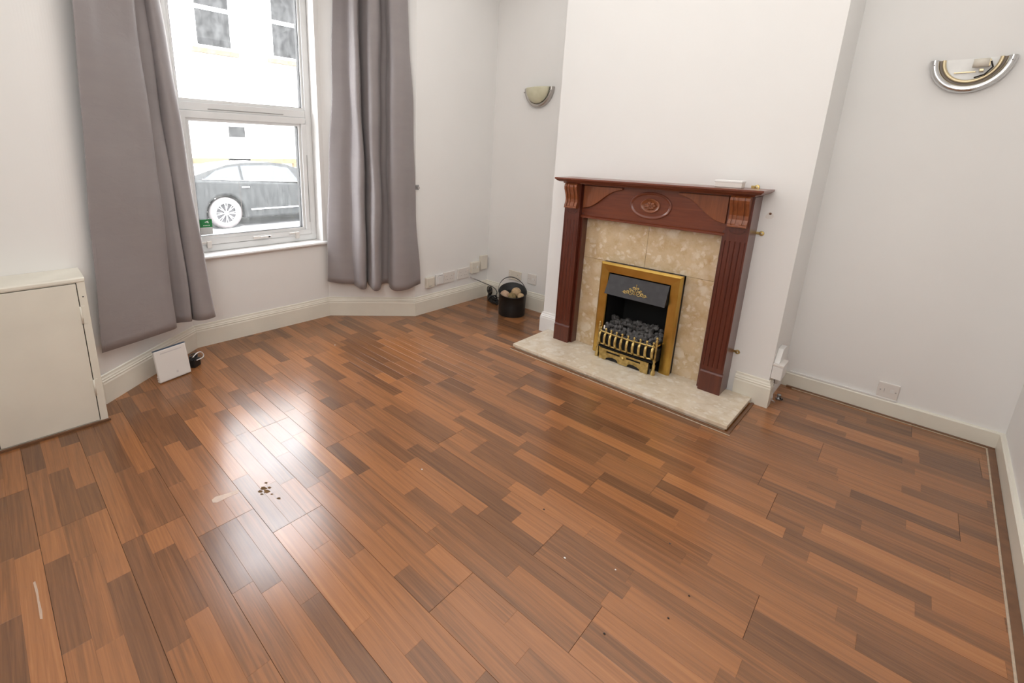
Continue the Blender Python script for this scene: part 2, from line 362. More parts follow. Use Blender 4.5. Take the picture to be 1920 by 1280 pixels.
# ------------------------------------------------------------------ floor: base slab plus laminate strips
floor = box('floor', (-3.62, BKY - 0.2, -0.20), (RWX + 0.2, ARY + 0.2, -0.0095), 'gap_dark')
struct(floor, 'glossy brown laminate floor of three-strip boards', 'floor')
ANG = math.radians(1.5); PV = Vector((-1.44, 0.64, 0))
def rotp(x, y): 
    dx, dy = x - PV.x, y - PV.y
    return (PV.x + dx * math.cos(ANG) - dy * math.sin(ANG), PV.y + dx * math.sin(ANG) + dy * math.cos(ANG))
def xrange_at(y):
    x0 = -2.90
    if 0.25 < y < 0.84: x0 = -2.90 - (y - 0.25) / 0.59 * 0.47
    elif 0.84 <= y <= 1.876: x0 = -3.37
    elif 1.876 < y < 2.41: x0 = -3.37 + (y - 1.876) / 0.536 * 0.47
    return x0 - 0.06, RWX + 0.10
rf = random.Random(21)
strips = []
BW = 0.201; SW = BW / 3
k0 = int(math.floor((BKY - 0.1 - 0.336) / BW)); k1 = int(math.ceil((ARY + 0.1 - 0.336) / BW))
fixed_joint = {1: -1.44, 2: -2.11, 0: -1.605, 3: -1.75}
for k in range(k0, k1):
    yb = 0.336 + BW * k
    x0, x1 = -3.7, 0.55
    jj = fixed_joint.get(k, rf.uniform(-3.0, -1.7))
    joints = sorted(jj + 1.286 * q for q in range(-3, 5))
    for si in range(3):
        ya, yz = yb + SW * si, yb + SW * (si + 1)
        ends = []
        for q in range(len(joints) - 1):
            a, bq = joints[q], joints[q + 1]; x = a + rf.uniform(0.10, 0.55)
            ends.append(a)
            while x < bq - 0.12: ends.append(x); x += rf.uniform(0.27, 0.62)
        ends.append(joints[-1])
        prev = None
        for a, bq in zip(ends[:-1], ends[1:]):
            ym = rotp((max(a, -3.3) + min(bq, .4)) / 2, (ya + yz) / 2)[1]
            xr0, xr1 = xrange_at(ym)
            a2, b2 = max(a, xr0), min(bq, xr1)
            if b2 - a2 < 0.006 or ym < BKY or ym > ARY + 0.02: continue
            tone = rf.choice((0.22, 0.32, 0.40, 0.46, 0.50, 0.54, 0.58, 0.62, 0.66)) + rf.uniform(-0.05, 0.05)
            if prev is not None and abs(prev - tone) < 0.08: tone = (tone + 0.3) % 0.75 + 0.1
            prev = tone
            # whole boards sit a hair out of level with their neighbours
            strips.append((a2, b2, ya, yz, tone, rf.random(), rf.random(), si, a == joints[0] or a in joints, bq in joints))
def strip_mesh(mb, cols, st, gx=0.0):
    a, b_, ya, yz, tone, o1, o2, si, ja, jb = st
    e = 0.00008; eb = 0.0005
    xa, xb = a + (eb if ja else e), b_ - (eb if jb else e)
    y0, y1 = ya + (eb if si == 0 else e), yz - (eb if si == 2 else e)
    c = 0.0004
    lo = [rotp(x, y) for x, y in ((xa, y0), (xb, y0), (xb, y1), (xa, y1))]
    up = [rotp(x, y) for x, y in ((xa + c, y0 + c), (xb - c, y0 + c), (xb - c, y1 - c), (xa + c, y1 - c))]
    zc = -0.0003
    vs = [(x, y, -0.009) for x, y in lo] + [(x, y, zc) for x, y in lo] + [(x, y, 0.0) for x, y in up]
    fs = [(0, 1, 5, 4), (1, 2, 6, 5), (2, 3, 7, 6), (3, 0, 4, 7), (4, 5, 9, 8), (5, 6, 10, 9), (6, 7, 11, 10), (7, 4, 8, 11), (8, 9, 10, 11)]
    mb.add(vs, fs); cols += [(tone, o1, o2, 1)] * 12
def strip_area(st):
    a, b_, ya, yz = st[:4]; pts = []
    for x, y in ((a, ya), (b_, ya), (b_, yz), (a, yz)):
        X, Y = rotp(x, y); p = proj((X, Y, 0))
        if p[2] < 0.15: return 0.0
        pts.append((min(max(p[0], 0), 1920), min(max(p[1], 0), 1280)))
    return abs(sum(pts[i][0] * pts[(i + 1) % 4][1] - pts[(i + 1) % 4][0] * pts[i][1] for i in range(4))) / 2
strips.sort(key=strip_area, reverse=True)
def finish_strip(mb, cols, name):
    me = bpy.data.meshes.new(name); me.from_pydata(mb.v, [], mb.f); at = me.color_attributes.new('tone', 'FLOAT_COLOR', 'POINT')
    at.data.foreach_set('color', [c for q in cols for c in q]); me.materials.append(M['laminate'])
    o = bpy.data.objects.new(name, me); COL.objects.link(o); o.parent = floor; return o
for st in strips[:300]:
    mb, cols = MB(), []; strip_mesh(mb, cols, st); finish_strip(mb, cols, 'floor_strip')
mb, cols = MB(), []
for st in strips[300:]: strip_mesh(mb, cols, st)
rest = finish_strip(mb, cols, 'floor_strips_remaining'); rest['kind'] = 'stuff'

# ------------------------------------------------------------------ skirting boards
OGEE = [(0, 0), (0.018, 0), (0.018, 0.112), (0.0155, 0.120), (0.0165, 0.127), (0.0125, 0.133), (0.0125, 0.138), (0.008, 0.146), (0.0065, 0.157), (0.0, 0.160)]
PLAIN = [(0, 0), (0.017, 0), (0.017, 0.083), (0.012, 0.089), (0, 0.089)]
def skirt_path(pts, prof, names, mat, closed_ends=True):
    # pts: wall-face points with the room on the right-hand side of travel
    n = len(pts); offs = []
    for i in range(n):
        p = Vector(pts[i]); nn = []
        for j in (i - 1, i):
            if 0 <= j < n - 1:
                d = (Vector(pts[j + 1]) - Vector(pts[j])).normalized(); nn.append(Vector((d.y, -d.x)))
        if len(nn) == 2: m = (nn[0] + nn[1]).normalized(); m = m / m.dot(nn[0])
        else: m = nn[0]
        offs.append(m)
    out = []
    for i in range(n - 1):
        rings = []
        for j in (i, i + 1):
            p = Vector(pts[j]); rings.append([Vector((p.x + offs[j].x * d, p.y + offs[j].y * d, z)) for d, z in prof])
        o = MB().sweep(rings, True, True, False).build(names[i], mat); out.append(struct(o))
    return out
sk = skirt_path([(PB[0], 0.2385), PB, PC, PD, PE, PF, (CHX0, ALY)], OGEE, ['baseboard_front_left', 'baseboard_bay_left', 'baseboard_bay_centre', 'baseboard_bay_right', 'baseboard_front_right', 'baseboard_alcove_left'], 'cream_gloss')
for o, l in zip(sk, ('short cream skirting end beside the low cupboard', 'cream moulded skirting under the left curtain', 'cream moulded skirting below the window', 'cream moulded skirting under the right curtain', 'cream moulded skirting below the row of sockets', 'cream moulded skirting behind the black bucket')):
    o['label'] = l; o['category'] = 'skirting'
sk = skirt_path([(CHX0, ALY), (CHX0, CHY), (FX - 0.50, CHY)], OGEE, ['baseboard_chimney_side', 'baseboard_chimney_left'], 'white_gloss')
sk[0]['label'] = 'white skirting on the hidden left return of the chimney breast'; sk[1]['label'] = 'white moulded skirting left of the fireplace leg'
sk += skirt_path([(-0.625, CHY), (CHX1, CHY), (CHX1, 3.02)], OGEE, ['baseboard_chimney_right', 'baseboard_chimney_return'], 'cream_gloss')
sk[2]['label'] = 'short cream skirting piece right of the fireplace hearth'; sk[3]['label'] = 'cut skirting end on the chimney return below the white trunking box'
sk += skirt_path([(CHX1, ARY), (RWX, ARY), (RWX, BKY)], PLAIN, ['baseboard_alcove_right', 'baseboard_right'], 'cream_gloss')
sk[4]['label'] = 'plain low skirting under the right alcove socket'; sk[5]['label'] = 'plain low skirting along the right side wall'
for o in sk: o['category'] = 'skirting'
# beadings and sealed gaps at the edge of the laminate
def trim(i, label, a, b, mat): struct(box('trim_%d' % i, a, b, mat), label, 'trim')
trim(1, 'brown beading strip along the foot of the right side wall', (0.403, 0.2, 0.0), (0.427, 3.345, 0.006), 'wood_bead')
trim(2, 'thin pale seam between the laminate and the right wall beading', (0.397, 0.2, 0.0), (0.403, 3.345, 0.003), 'caulk')
trim(3, 'narrow brown beading under the right alcove skirting', (CHX1 + 0.03, 3.345, 0.0), (0.427, 3.361, 0.008), 'wood_bead')
trim(4, 'thin pale seam in front of the right alcove beading', (CHX1 + 0.06, 3.3405, 0.0), (0.427, 3.345, 0.004), 'caulk')

# ------------------------------------------------------------------ window
win = struct(thing('window_1', 'white plastic bay window with a fixed light over an opening casement', 'window', (-3.46, 1.355, WZ0)))
FXI, FXO = -3.46, -3.53
def yzframe(mb, y0, y1, z0, z1, w_, xa, xb, wb=None, wt=None):
    wb = wb or w_; wt = wt or w_
    mb.box((xa, y0, z0), (xb, y1, z0 + wb)); mb.box((xa, y0, z1 - wt), (xb, y1, z1))
    mb.box((xa, y0, z0 + wb), (xb, y0 + w_, z1 - wt)); mb.box((xa, y1 - w_, z0 + wb), (xb, y1, z1 - wt)); return mb
yzframe(MB(), 0.870, 1.840, 0.634, 2.498, 0.047, FXI, FXO).build('window_frame', 'upvc', win, 0.004)
MB().box((FXI - 0.002, 0.917, 1.573), (FXO, 1.793, 1.625)).build('transom', 'upvc', win, 0.004)
bead = yzframe(MB(), 0.917, 1.793, 1.625, 2.451, 0.018, FXI - 0.012, FXO + 0.02).build('glazing_bead', 'upvc', win, 0.004)
gk = yzframe(MB(), 0.934, 1.776, 1.642, 2.434, 0.005, FXI - 0.020, FXO + 0.012).build('gasket', 'gasket', win)
p_up = MB().box((-3.492, 0.936, 1.644), (-3.488, 1.774, 2.432)).build('pane', 'dusty_pane', win); p_up['label'] = 'upper fixed window pane looking onto the white house'
cas = yzframe(MB(), 0.917, 1.793, 0.682, 1.572, 0.040, FXI + 0.006, FXO + 0.004).build('casement', 'upvc', win, 0.005)
yzframe(MB(), 0.957, 1.753, 0.722, 1.532, 0.020, FXI - 0.006, FXO + 0.02).build('glazing_bead', 'upvc', cas, 0.004)
yzframe(MB(), 0.976, 1.734, 0.741, 1.5135, 0.005, FXI - 0.016, FXO + 0.012).build('gasket', 'gasket', cas)
p_lo = MB().box((-3.492, 0.978, 0.743), (-3.488, 1.732, 1.511)).build('pane', 'dusty_pane', cas); p_lo['label'] = 'lower casement pane looking onto the parked car'
b = MB().box((FXI + 0.006, 1.325, 0.690), (FXI + 0.020, 1.375, 0.712)); b.box((FXI + 0.014, 1.375, 0.695), (FXI + 0.030, 1.455, 0.709)); b.build('handle', 'white_plastic', cas, 0.003)
box('handle_screw', (FXI + 0.028, 1.432, 0.697), (FXI + 0.0315, 1.446, 0.707), 'gasket', cas)
for y in (1.005, 1.655):
    b = MB().box((FXI, y, 0.662), (FXI + 0.022, y + 0.03, 0.712)); b.box((FXI + 0.006, y - 0.05, 0.697), (FXI + 0.018, y, 0.712)); b.build('restrictor', 'white_plastic', win, 0.003)
box('draught_strip', (FXI, 1.10, 1.585), (FXI + 0.0025, 1.62, 1.589), 'upvc_dirt', win)
box('draught_strip', (FXI + 0.006, 1.785, 0.78), (FXI + 0.0085, 1.789, 1.30), 'upvc_dirt', win)
b = MB(); prof = [(-3.455, 0.606), (-3.345, 0.606), (-3.332, 0.609), (-3.326, 0.618), (-3.330, 0.628), (-3.345, 0.634), (-3.455, 0.634)]
b.prism(prof, lambda u, v, w_: (u, w_, v), 0.845, 1.880); struct(b.build('trim_5', 'white_gloss'), 'white window sill board with rounded front edge', 'window sill')
st = thing('window_sticker', 'small green and white sticker in the lower corner of the window pane', 'sticker', (-3.486, 1.02, 0.75))
box('green_band', (-3.4878, 0.982, 0.803), (-3.4868, 1.064, 0.858), 'sticker_green', st)
box('pale_band', (-3.4878, 0.982, 0.752), (-3.4868, 1.064, 0.803), 'sticker_pale', st)
b = MB(); fx = lambda u, v, w_: (w_, 1.030 + u, 0.838 + v)
b.prism([(-0.016, 0.001), (0.004, 0.009), (0.012, 0.009), (0.006, 0.003), (0.014, -0.006), (0.009, -0.008), (-0.001, 0.000), (-0.006, -0.003)], fx, -3.4868, -3.4863); b.build('emblem', 'sticker_white', st)
b = MB()
for i in range(5): b.box((-3.4868, 1.005 + i * 0.009, 0.813), (-3.4863, 1.011 + i * 0.009, 0.818))
b.build('lettering', 'sticker_white', st)

# ------------------------------------------------------------------ curtains
def catmull(P, n):
    out = []
    for i in range(len(P) - 1):
        p0, p1, p2, p3 = P[max(i - 1, 0)], P[i], P[i + 1], P[min(i + 2, len(P) - 1)]
        for k in range(n):
            t = k / n
            out.append(0.5 * ((2 * p1) + (p2 - p0) * t + (2 * p0 - 5 * p1 + 4 * p2 - p3) * t * t + (3 * p1 - p0 - 3 * p2 + p3) * t ** 3))
    out.append(P[-1]); return out
def curtain(name, label, low, top, ztop=2.46, rows=46, seed=1, bulge=0.012):
    lo = catmull([Vector(p) for p in low], 8); hi = catmull([Vector(p) for p in top], 8)
    rd = random.Random(seed); ph = [rd.uniform(0, 6.28) for _ in range(6)]; rings = []
    for r_ in range(rows + 1):
        ring = []
        for i, (a, c) in enumerate(zip(lo, hi)):
            e = a + (c - a) * ((ztop - a.z) / (c.z - a.z)); t = r_ / rows
            p = a.lerp(e, t); s = math.sin(PI * t)
            u = i / len(lo)
            p = p + Vector((1, 0.4, 0)) * (0.006 * math.sin(9 * t + 7 * u + ph[0]) + 0.004 * math.sin(21 * t + 13 * u + ph[1])) * min(1, 4 * (1 - t))
            ring.append(p)
        rings.append(ring)
    o = MB().sweep(rings, False, False, True).build(name, 'curtain_cloth', fix=False)
    md = o.modifiers.new('thickness', 'SOLIDIFY'); md.thickness = 0.003; md.offset = 0
    c = sum((Vector(p) for p in low), Vector()) / len(low)
    setorigin(o, (c.x, c.y, low[0][2])); return tag(o, label, 'curtain', 'grey bay window curtains')
def offp(q, base, dr, off):
    d = Vector((dr[0], dr[1], 0)).normalized(); n = Vector((d.y, -d.x, 0)); p = Vector((base[0], base[1], 0)) + n * off
    return onplane(q, n, p)
LB, LD = PB, (PC[0] - PB[0], PC[1] - PB[1])
RB, RD = PD, (PE[0] - PD[0], PE[1] - PD[1])
L = lambda q, o: offp(q, LB, LD, o)
Rr = lambda q, o: offp(q, RB, RD, o)
low = [onz((197, 659), 0.302), onz((192, 661), 0.300), onz((212, 655), 0.299), onz((255, 641), 0.300), onz((300, 626), 0.300), onz((330, 615), 0.300),
       onz((329, 607), 0.298), onz((338, 605), 0.300), onz((352, 604), 0.303), onz((361, 602), 0.303), onz((357, 597), 0.298), onz((366, 600), 0.303), onz((383, 599), 0.306), onz((402, 593), 0.307), onz((399, 588), 0.303)]
top = [L((139, 0), 0.06), L((135, 0), 0.075), L((163, 0), 0.085), L((185, 0), 0.085), L((222, 0), 0.10), L((250, 0), 0.105),
       L((247, 0), 0.06), L((253, 0), 0.045), L((263, 0), 0.05), L((271, 0), 0.055), L((268, 0), 0.04), L((274, 0), 0.075), L((284, 0), 0.10), L((296, 0), 0.095), L((299, 0), 0.06)]
curtain('curtain', 'grey curtain hanging left of the window above the slim white box', low, top, seed=3)
low = [onz((618, 525), 0.312), onz((614, 527), 0.312), onz((638, 531), 0.303), onz((660, 532), 0.294), onz((666, 535), 0.281), onz((678, 542), 0.266), onz((688, 541), 0.268),
       onz((690, 529), 0.291), onz((694, 535), 0.283), onz((703, 545), 0.266), onz((712, 543), 0.268), onz((716, 532), 0.289), onz((728, 531), 0.291), onz((731, 539), 0.279), onz((741, 545), 0.266), onz((762, 543), 0.272), onz((779, 535), 0.283), onz((787, 531), 0.291)]
top = [Rr((628, 0), 0.03), Rr((624, 0), 0.04), Rr((640, 0), 0.03), Rr((653, 0), 0.025), Rr((656, 0), 0.08), Rr((662, 0), 0.14), Rr((669, 0), 0.13),
       Rr((671, 0), 0.03), Rr((678, 0), 0.06), Rr((692, 0), 0.14), Rr((708, 0), 0.12), Rr((713, 0), 0.03), Rr((723, 0), 0.025), Rr((725, 0), 0.07), Rr((733, 0), 0.14), Rr((748, 0), 0.13), Rr((759, 0), 0.085), Rr((764, 0), 0.05)]
curtain('curtain', 'grey curtain hanging right of the window above the bay skirting', low, top, seed=8)
pole = thing('curtain_pole', 'slim grey curtain pole bent round the bay above the window', 'curtain pole', (-3.2, 1.355, 2.47))
MB().tube([(-2.80, 0.30, 2.485), (-3.21, 0.82, 2.485), (-3.23, 0.88, 2.485), (-3.23, 1.83, 2.485), (-3.21, 1.89, 2.485), (-2.80, 2.37, 2.485)], 0.012, 10).build('rod', 'dull_grey_metal', pole)
for (x, y, wx, wy) in ((-2.95, 0.49, -3.09, 0.37), (-3.23, 1.355, -3.357, 1.355), (-2.95, 2.194, -3.09, 2.31)):
    if wx < -3.3: p = (wx, wy, 2.53)
    else: p = (x - 0.085, y + (-0.068 if y < 1 else 0.068), 2.485)
    MB().tube([(x, y, 2.485), p], 0.006, 8).build('bracket', 'dull_grey_metal', pole)

# ------------------------------------------------------------------ low cupboard at the left
CBX, CBY, CBZ = -2.69, 0.237, 0.748
cab = thing('low_cupboard', 'low cream painted cupboard with plain hinged door at the left edge', 'cupboard', (-2.79, -0.15, 0))
b = MB(); b.box((-2.888, CBY - 0.02, 0.0), (CBX - 0.02, CBY, CBZ - 0.02)); b.box((CBX - 0.02, 0.206, 0.0), (CBX, CBY, CBZ - 0.02))
b.box((CBX - 0.02, BKY + 0.01, CBZ - 0.042 + 0.018), (CBX, 0.206, CBZ - 0.02)); b.box((CBX - 0.02, BKY + 0.01, 0.0), (CBX, -0.1635, CBZ - 0.024))
b.box((CBX - 0.02, -0.1635, 0.0), (CBX, 0.206, 0.010)); b.box((-2.888, BKY + 0.01, 0), (-2.880, CBY - 0.02, CBZ - 0.02))
b.build('carcass', 'cream_gloss', cab, 0.0015, fix=False)
b = MB(); b.prism([(-2.889, CBZ - 0.02), (CBX + 0.004, CBZ - 0.02), (CBX + 0.004, CBZ - 0.004), (CBX - 0.004, CBZ), (-2.889, CBZ + 0.008)], lambda u, v, w_: (u, w_, v), BKY + 0.01, CBY + 0.002); b.build('top', 'cream_gloss', cab, 0.003)
door = box('door', (CBX - 0.016, -0.1605, 0.014), (CBX + 0.002, 0.2025, 0.7205), 'cream_gloss', cab, 0.0015)
box('shadow_gap', (CBX - 0.022, -0.1632, 0.0102), (CBX - 0.012, 0.2058, 0.7235), 'gap_dark', cab)
for z0, z1 in ((0.526, 0.610), (0.150, 0.234)):
    h = MB().box((CBX, 0.190, z0), (CBX + 0.0035, 0.221, z1)); h.tube([(CBX + 0.004, 0.2045, z0), (CBX + 0.004, 0.2045, z1)], 0.0042, 8); h.build('hinge', 'cream_gloss', door)
MB().ball((CBX + 0.001, 0.222, 0.655), 0.003, 8, 6).build('screw_hole', 'gap_dark', cab)
trim(6, 'brown beading along the foot of the low cream cupboard', (CBX + 0.001, BKY + 0.01, 0.0), (CBX + 0.014, 0.245, 0.010), 'wood_bead')

# ------------------------------------------------------------------ hearth, marble, surround
HZ = 0.035
hearth = thing('hearth', 'raised beige marble hearth slab on the laminate floor', 'hearth', (FX, 2.73, 0))
MB().box((FX - 0.694, 2.512, 0.012), (FX + 0.694, CHY - 0.0185, HZ)).build('slab', 'marble_hearth', hearth, 0.003)
MB().box((FX - 0.683, 2.523, 0.0), (FX + 0.683, CHY - 0.02, 0.012)).build('under_slab', 'marble_hearth', hearth)
trim(7, 'brown beading along the front of the hearth', (FX - 0.70, 2.492, 0), (FX + 0.712, 2.506, 0.007), 'wood_bead')
trim(8, 'brown beading along the right end of the hearth', (FX + 0.699, 2.506, 0), (FX + 0.712, CHY - 0.02, 0.007), 'wood_bead')
trim(9, 'thin pale seam in front of the hearth beading', (FX - 0.70, 2.487, 0), (FX + 0.717, 2.492, 0.003), 'caulk')
MY = 2.912                                     # face of the marble back panel
mbk = thing('marble_back_panel', 'beige marble panel framing the brass electric fire', 'fireplace panel', (FX, MY, HZ))
for a, c in (((FX - 0.48, 0.667), (FX - 0.0008, 1.02)), ((FX + 0.0008, 0.667), (FX + 0.48, 1.02)), ((FX - 0.48, HZ), (FX - 0.212, 0.6655)), ((FX + 0.212, HZ), (FX + 0.48, 0.6655))):
    MB().box((a[0], MY, a[1]), (c[0], CHY - 0.0195, c[1])).build('slab', 'marble_back', mbk, 0.0008, seg=1)
box('backing', (FX - 0.212, MY + 0.008, 0.62), (FX + 0.212, CHY - 0.0195, 0.6668), 'marble_back', mbk)

sur = thing('fireplace_surround', 'carved mahogany fireplace surround with scroll corbels and mantel shelf', 'fireplace', (FX, 2.86, HZ))
LO, LI = 0.560, 0.445                         # leg outer and inner half widths
LF = 2.822                                     # leg face
for s in (-1, 1):
    xo, xi = FX + s * LO, FX + s * LI
    leg = MB(); leg.box((xo, LF + 0.012, HZ), (xi, CHY - 0.001, 1.165)); 
    # fluted face: five reeds with grooves between
    g = 0.010; W = LO - LI - 0.016; x0 = min(xo, xi) + 0.008
    leg.box((min(xo, xi), LF, 0.165), (x0, LF + 0.012, 1.165)); leg.box((x0 + W, LF, 0.165), (max(xo, xi), LF + 0.012, 1.165))
    nfl = 4; step = W / nfl
    for i in range(nfl):
        xa = x0 + i * step; poly = [(0, 0.012), (0, 0.0035), (step * 0.10, 0.0008), (step * 0.2, 0.0), (step * 0.8, 0.0), (step * 0.90, 0.0008), (step, 0.0035), (step, 0.012)]
        leg.prism(poly, lambda u, v, w_: (xa + u, LF + v, w_), 0.19, 0.925)
    leg.box((x0, LF, 0.925), (x0 + W, LF + 0.012, 1.165)); leg.box((x0, LF, 0.165), (x0 + W, LF + 0.012, 0.19))
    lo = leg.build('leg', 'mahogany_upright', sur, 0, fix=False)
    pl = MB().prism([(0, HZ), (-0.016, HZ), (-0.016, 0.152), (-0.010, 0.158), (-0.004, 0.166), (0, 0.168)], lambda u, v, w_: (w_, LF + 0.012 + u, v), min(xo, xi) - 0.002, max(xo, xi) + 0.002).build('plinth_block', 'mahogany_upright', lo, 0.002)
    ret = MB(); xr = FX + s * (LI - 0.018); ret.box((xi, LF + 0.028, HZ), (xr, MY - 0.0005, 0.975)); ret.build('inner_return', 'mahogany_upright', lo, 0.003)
    # corbel scroll
    prof = [(0.0, 1.168), (-0.034, 1.168), (-0.043, 1.160), (-0.046, 1.146), (-0.043, 1.130), (-0.034, 1.112), (-0.024, 1.090), (-0.018, 1.066), (-0.019, 1.044), (-0.026, 1.030), (-0.029, 1.021), (-0.028, 1.016), (-0.031, 1.013), (-0.031, 1.004), (0.0, 1.004)]
    cb_ = MB(); cw = 0.092; xc = FX + s * (LO + LI) / 2
    bands = [(-0.5, -0.34, 0.0), (-0.34, -0.24, 0.006), (-0.24, -0.10, 0.0), (-0.10, 0.10, 0.004), (0.10, 0.24, 0.0), (0.24, 0.34, 0.006), (0.34, 0.5, 0.0)]
    for a, c, dpt in bands:
        pr = [(min(0, u + dpt), v) if (-0.0 > u and v > 1.02) else (u, v) for u, v in prof]
        cb_.prism(pr, lambda u, v, w_: (xc + w_, LF + u, v), a * cw, c * cw)
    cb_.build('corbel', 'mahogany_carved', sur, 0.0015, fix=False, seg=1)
    # carved apron curve below the corbel
    arc = [(xc + 0.036 * math.cos(PI + PI * i / 12), LF - 0.001, 0.985 + 0.018 * math.sin(PI + PI * i / 12)) for i in range(13)]
    MB().tube(arc, 0.0022, 6).build('carved_arc', 'mahogany_upright', sur)
FZ0, FZ1, FF = 0.945, 1.168, 2.856               # frieze
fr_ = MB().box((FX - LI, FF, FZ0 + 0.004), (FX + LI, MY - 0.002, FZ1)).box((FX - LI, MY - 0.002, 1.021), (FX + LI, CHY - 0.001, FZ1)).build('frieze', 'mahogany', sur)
b = MB().prism([(0, FZ0), (-0.014, FZ0), (-0.014, FZ0 + 0.010), (-0.006, FZ0 + 0.016), (0, FZ0 + 0.018)], lambda u, v, w_: (w_, FF + u, v), FX - LI, FX + LI).build('lower_moulding', 'mahogany', sur, 0.001)
for s in (-1, 1):
    # raised spandrel above an S curve
    N = 26; cur = []
    for i in range(N + 1):
        t = i / N; sm = t * t * t * (t * (6 * t - 15) + 10) * 0.75 + t * 0.25
        cur.append((LI - 0.010 - t * 0.265, 1.010 + 0.135 * sm))
    poly = cur + [(LI - 0.275, 1.160), (LI - 0.010, 1.160)]
    if s < 0: poly = [(-u, v) for u, v in poly]
    MB().prism(poly, lambda u, v, w_: (FX + u, w_, v), FF, FF - 0.015).build('spandrel', 'mahogany_carved', sur, 0.0035)
def oval(cx, cz, rx, rz, y, r, n=48): return [(cx + rx * math.cos(2 * PI * i / n), y, cz + rz * math.sin(2 * PI * i / n)) for i in range(n)]
def oval_ring(cx, cz, rx, rz, prof, n=48):
    rings = []
    for dr, dy in prof: rings.append([Vector((cx + (rx + dr) * math.cos(2 * PI * i / n), FF + dy, cz + (rz + dr) * math.sin(2 * PI * i / n))) for i in range(n)])
    return MB().sweep(rings, True, False, True)
OCX, OCZ = FX + 0.012, 1.066
med = oval_ring(OCX, OCZ, 0.122, 0.077, [(0.006, 0.0), (0.004, -0.005), (0.0, -0.006), (-0.005, -0.004), (-0.010, -0.0005), (-0.012, 0.0)]).build('oval_moulding', 'mahogany', sur)
oval_ring(OCX, OCZ, 0.056, 0.040, [(0.004, 0.0), (0.003, -0.006), (0.0, -0.008), (-0.004, -0.006), (-0.008, -0.004), (-0.056 + 0.002, -0.004)]).build('rosette_disc', 'mahogany_carved', sur)
ros = MB(); rr_ = random.Random(5)
for i in range(7):
    a = 2 * PI * i / 7; ros.ball((OCX + 0.024 * math.cos(a), FF - 0.007, OCZ + 0.016 * math.sin(a)), 0.0115, 10, 6, (1.1, 0.55, 0.8))
for i in range(5):
    a = 2 * PI * i / 5 + 0.4; ros.ball((OCX + 0.010 * math.cos(a), FF - 0.010, OCZ + 0.007 * math.sin(a)), 0.0075, 8, 6, (1, 0.6, 0.8))
ros.ball((OCX, FF - 0.012, OCZ), 0.006, 8, 6); ros.build('rose_carving', 'mahogany_carved', sur)
# mantel shelf with a moulded edge
SX0, SX1, SY, SZ = FX - 0.614, FX + 0.607, 2.752, 1.204
prof = [(0.0, SZ), (0.0, SZ - 0.009), (0.006, SZ - 0.013), (0.013, SZ - 0.020), (0.022, SZ - 0.025), (0.026, SZ - 0.0262), (0.042, SZ - 0.0262), (0.046, SZ - 0.036)]
rings = []
for inset, z in prof: rings.append([Vector((SX0 + inset, CHY - 0.001, z)), Vector((SX0 + inset, SY + inset, z)), Vector((SX1 - inset, SY + inset, z)), Vector((SX1 - inset, CHY - 0.001, z))])
MB().sweep(rings, True, True, False).build('mantel_shelf', 'mahogany', sur)
def bracket(name, q, parent, horizontal=True):
    c = q; mb = MB()
    mb.box((c[0] - 0.016, CHY - 0.0045, c[2] - 0.007), (c[0] + 0.012, CHY - 0.001, c[2] + 0.007)); mb.lathe([(0.0, -0.005), (0.012, -0.005), (0.013, -0.002), (0.013, 0.0)], (c[0] + 0.012, CHY - 0.0015, c[2]), 'y', 16); 
    o = mb.build(name, 'aged_brass', parent, 0.0008); MB().ball((c[0] + 0.013, CHY - 0.007, c[2]), 0.0035, 8, 6).build('screw', 'fleck_white', o); return o
bracket('fixing_plate', (-0.644, 0, 0.967), sur); bracket('fixing_plate', (-0.650, 0, 0.273), sur); bracket('fixing_plate', (-0.705, 0, 1.210), sur)
# white box on the shelf
wb = thing('white_packet', 'small white box lying on the right end of the mantel shelf', 'box', (-0.80, 2.86, SZ))
MB().box((-0.868, 2.84, SZ), (-0.735, 2.90, SZ + 0.034)).build('body', 'white_plastic', wb, 0.004); box('lid', (-0.870, 2.838, SZ + 0.026), (-0.733, 2.902, SZ + 0.039), 'white_gloss', wb, 0.004)

# ------------------------------------------------------------------ electric fire
fire = thing('electric_fire', 'brass framed electric coal-effect fire with black hood and grate', 'fire', (FX, 2.86, HZ))
EW, EZ1, BY = 0.262, 0.672, 2.846
IW, IZ = 0.198, 0.606
def miter(mb, x0, x1, z1, xi0, xi1, zi, ya, yb):
    # three-sided mitred brass frame (open at the foot); outer edge at ya, chamfered, inner edge set back to yb
    ch = 0.012; z0 = HZ
    def ringpts(zb):
        return [[Vector((x0, yb, z0)), Vector((x0, yb, z1)), Vector((x1, yb, z1)), Vector((x1, yb, z0))],
                [Vector((x0, ya + ch, z0)), Vector((x0, ya + ch, z1)), Vector((x1, ya + ch, z1)), Vector((x1, ya + ch, z0))],
                [Vector((x0 + ch, ya, z0)), Vector((x0 + ch, ya, z1 - ch)), Vector((x1 - ch, ya, z1 - ch)), Vector((x1 - ch, ya, z0))],
                [Vector((xi0 - 0.004, ya + 0.004, z0)), Vector((xi0 - 0.004, ya + 0.004, zi + 0.004)), Vector((xi1 + 0.004, ya + 0.004, zi + 0.004)), Vector((xi1 + 0.004, ya + 0.004, z0))],
                [Vector((xi0, ya + 0.010, z0)), Vector((xi0, ya + 0.010, zi)), Vector((xi1, ya + 0.010, zi)), Vector((xi1, ya + 0.010, z0))],
                [Vector((xi0, yb, z0)), Vector((xi0, yb, zi)), Vector((xi1, yb, zi)), Vector((xi1, yb, z0))]]
    mb.sweep(ringpts(z0), False, False, False); return mb
miter(MB(), FX - EW, FX + EW, EZ1, FX - IW, FX + IW, IZ, BY, BY + 0.026).build('brass_frame', 'brass', fire)
b = MB(); c0, c1 = BY + 0.026, MY - 0.0005
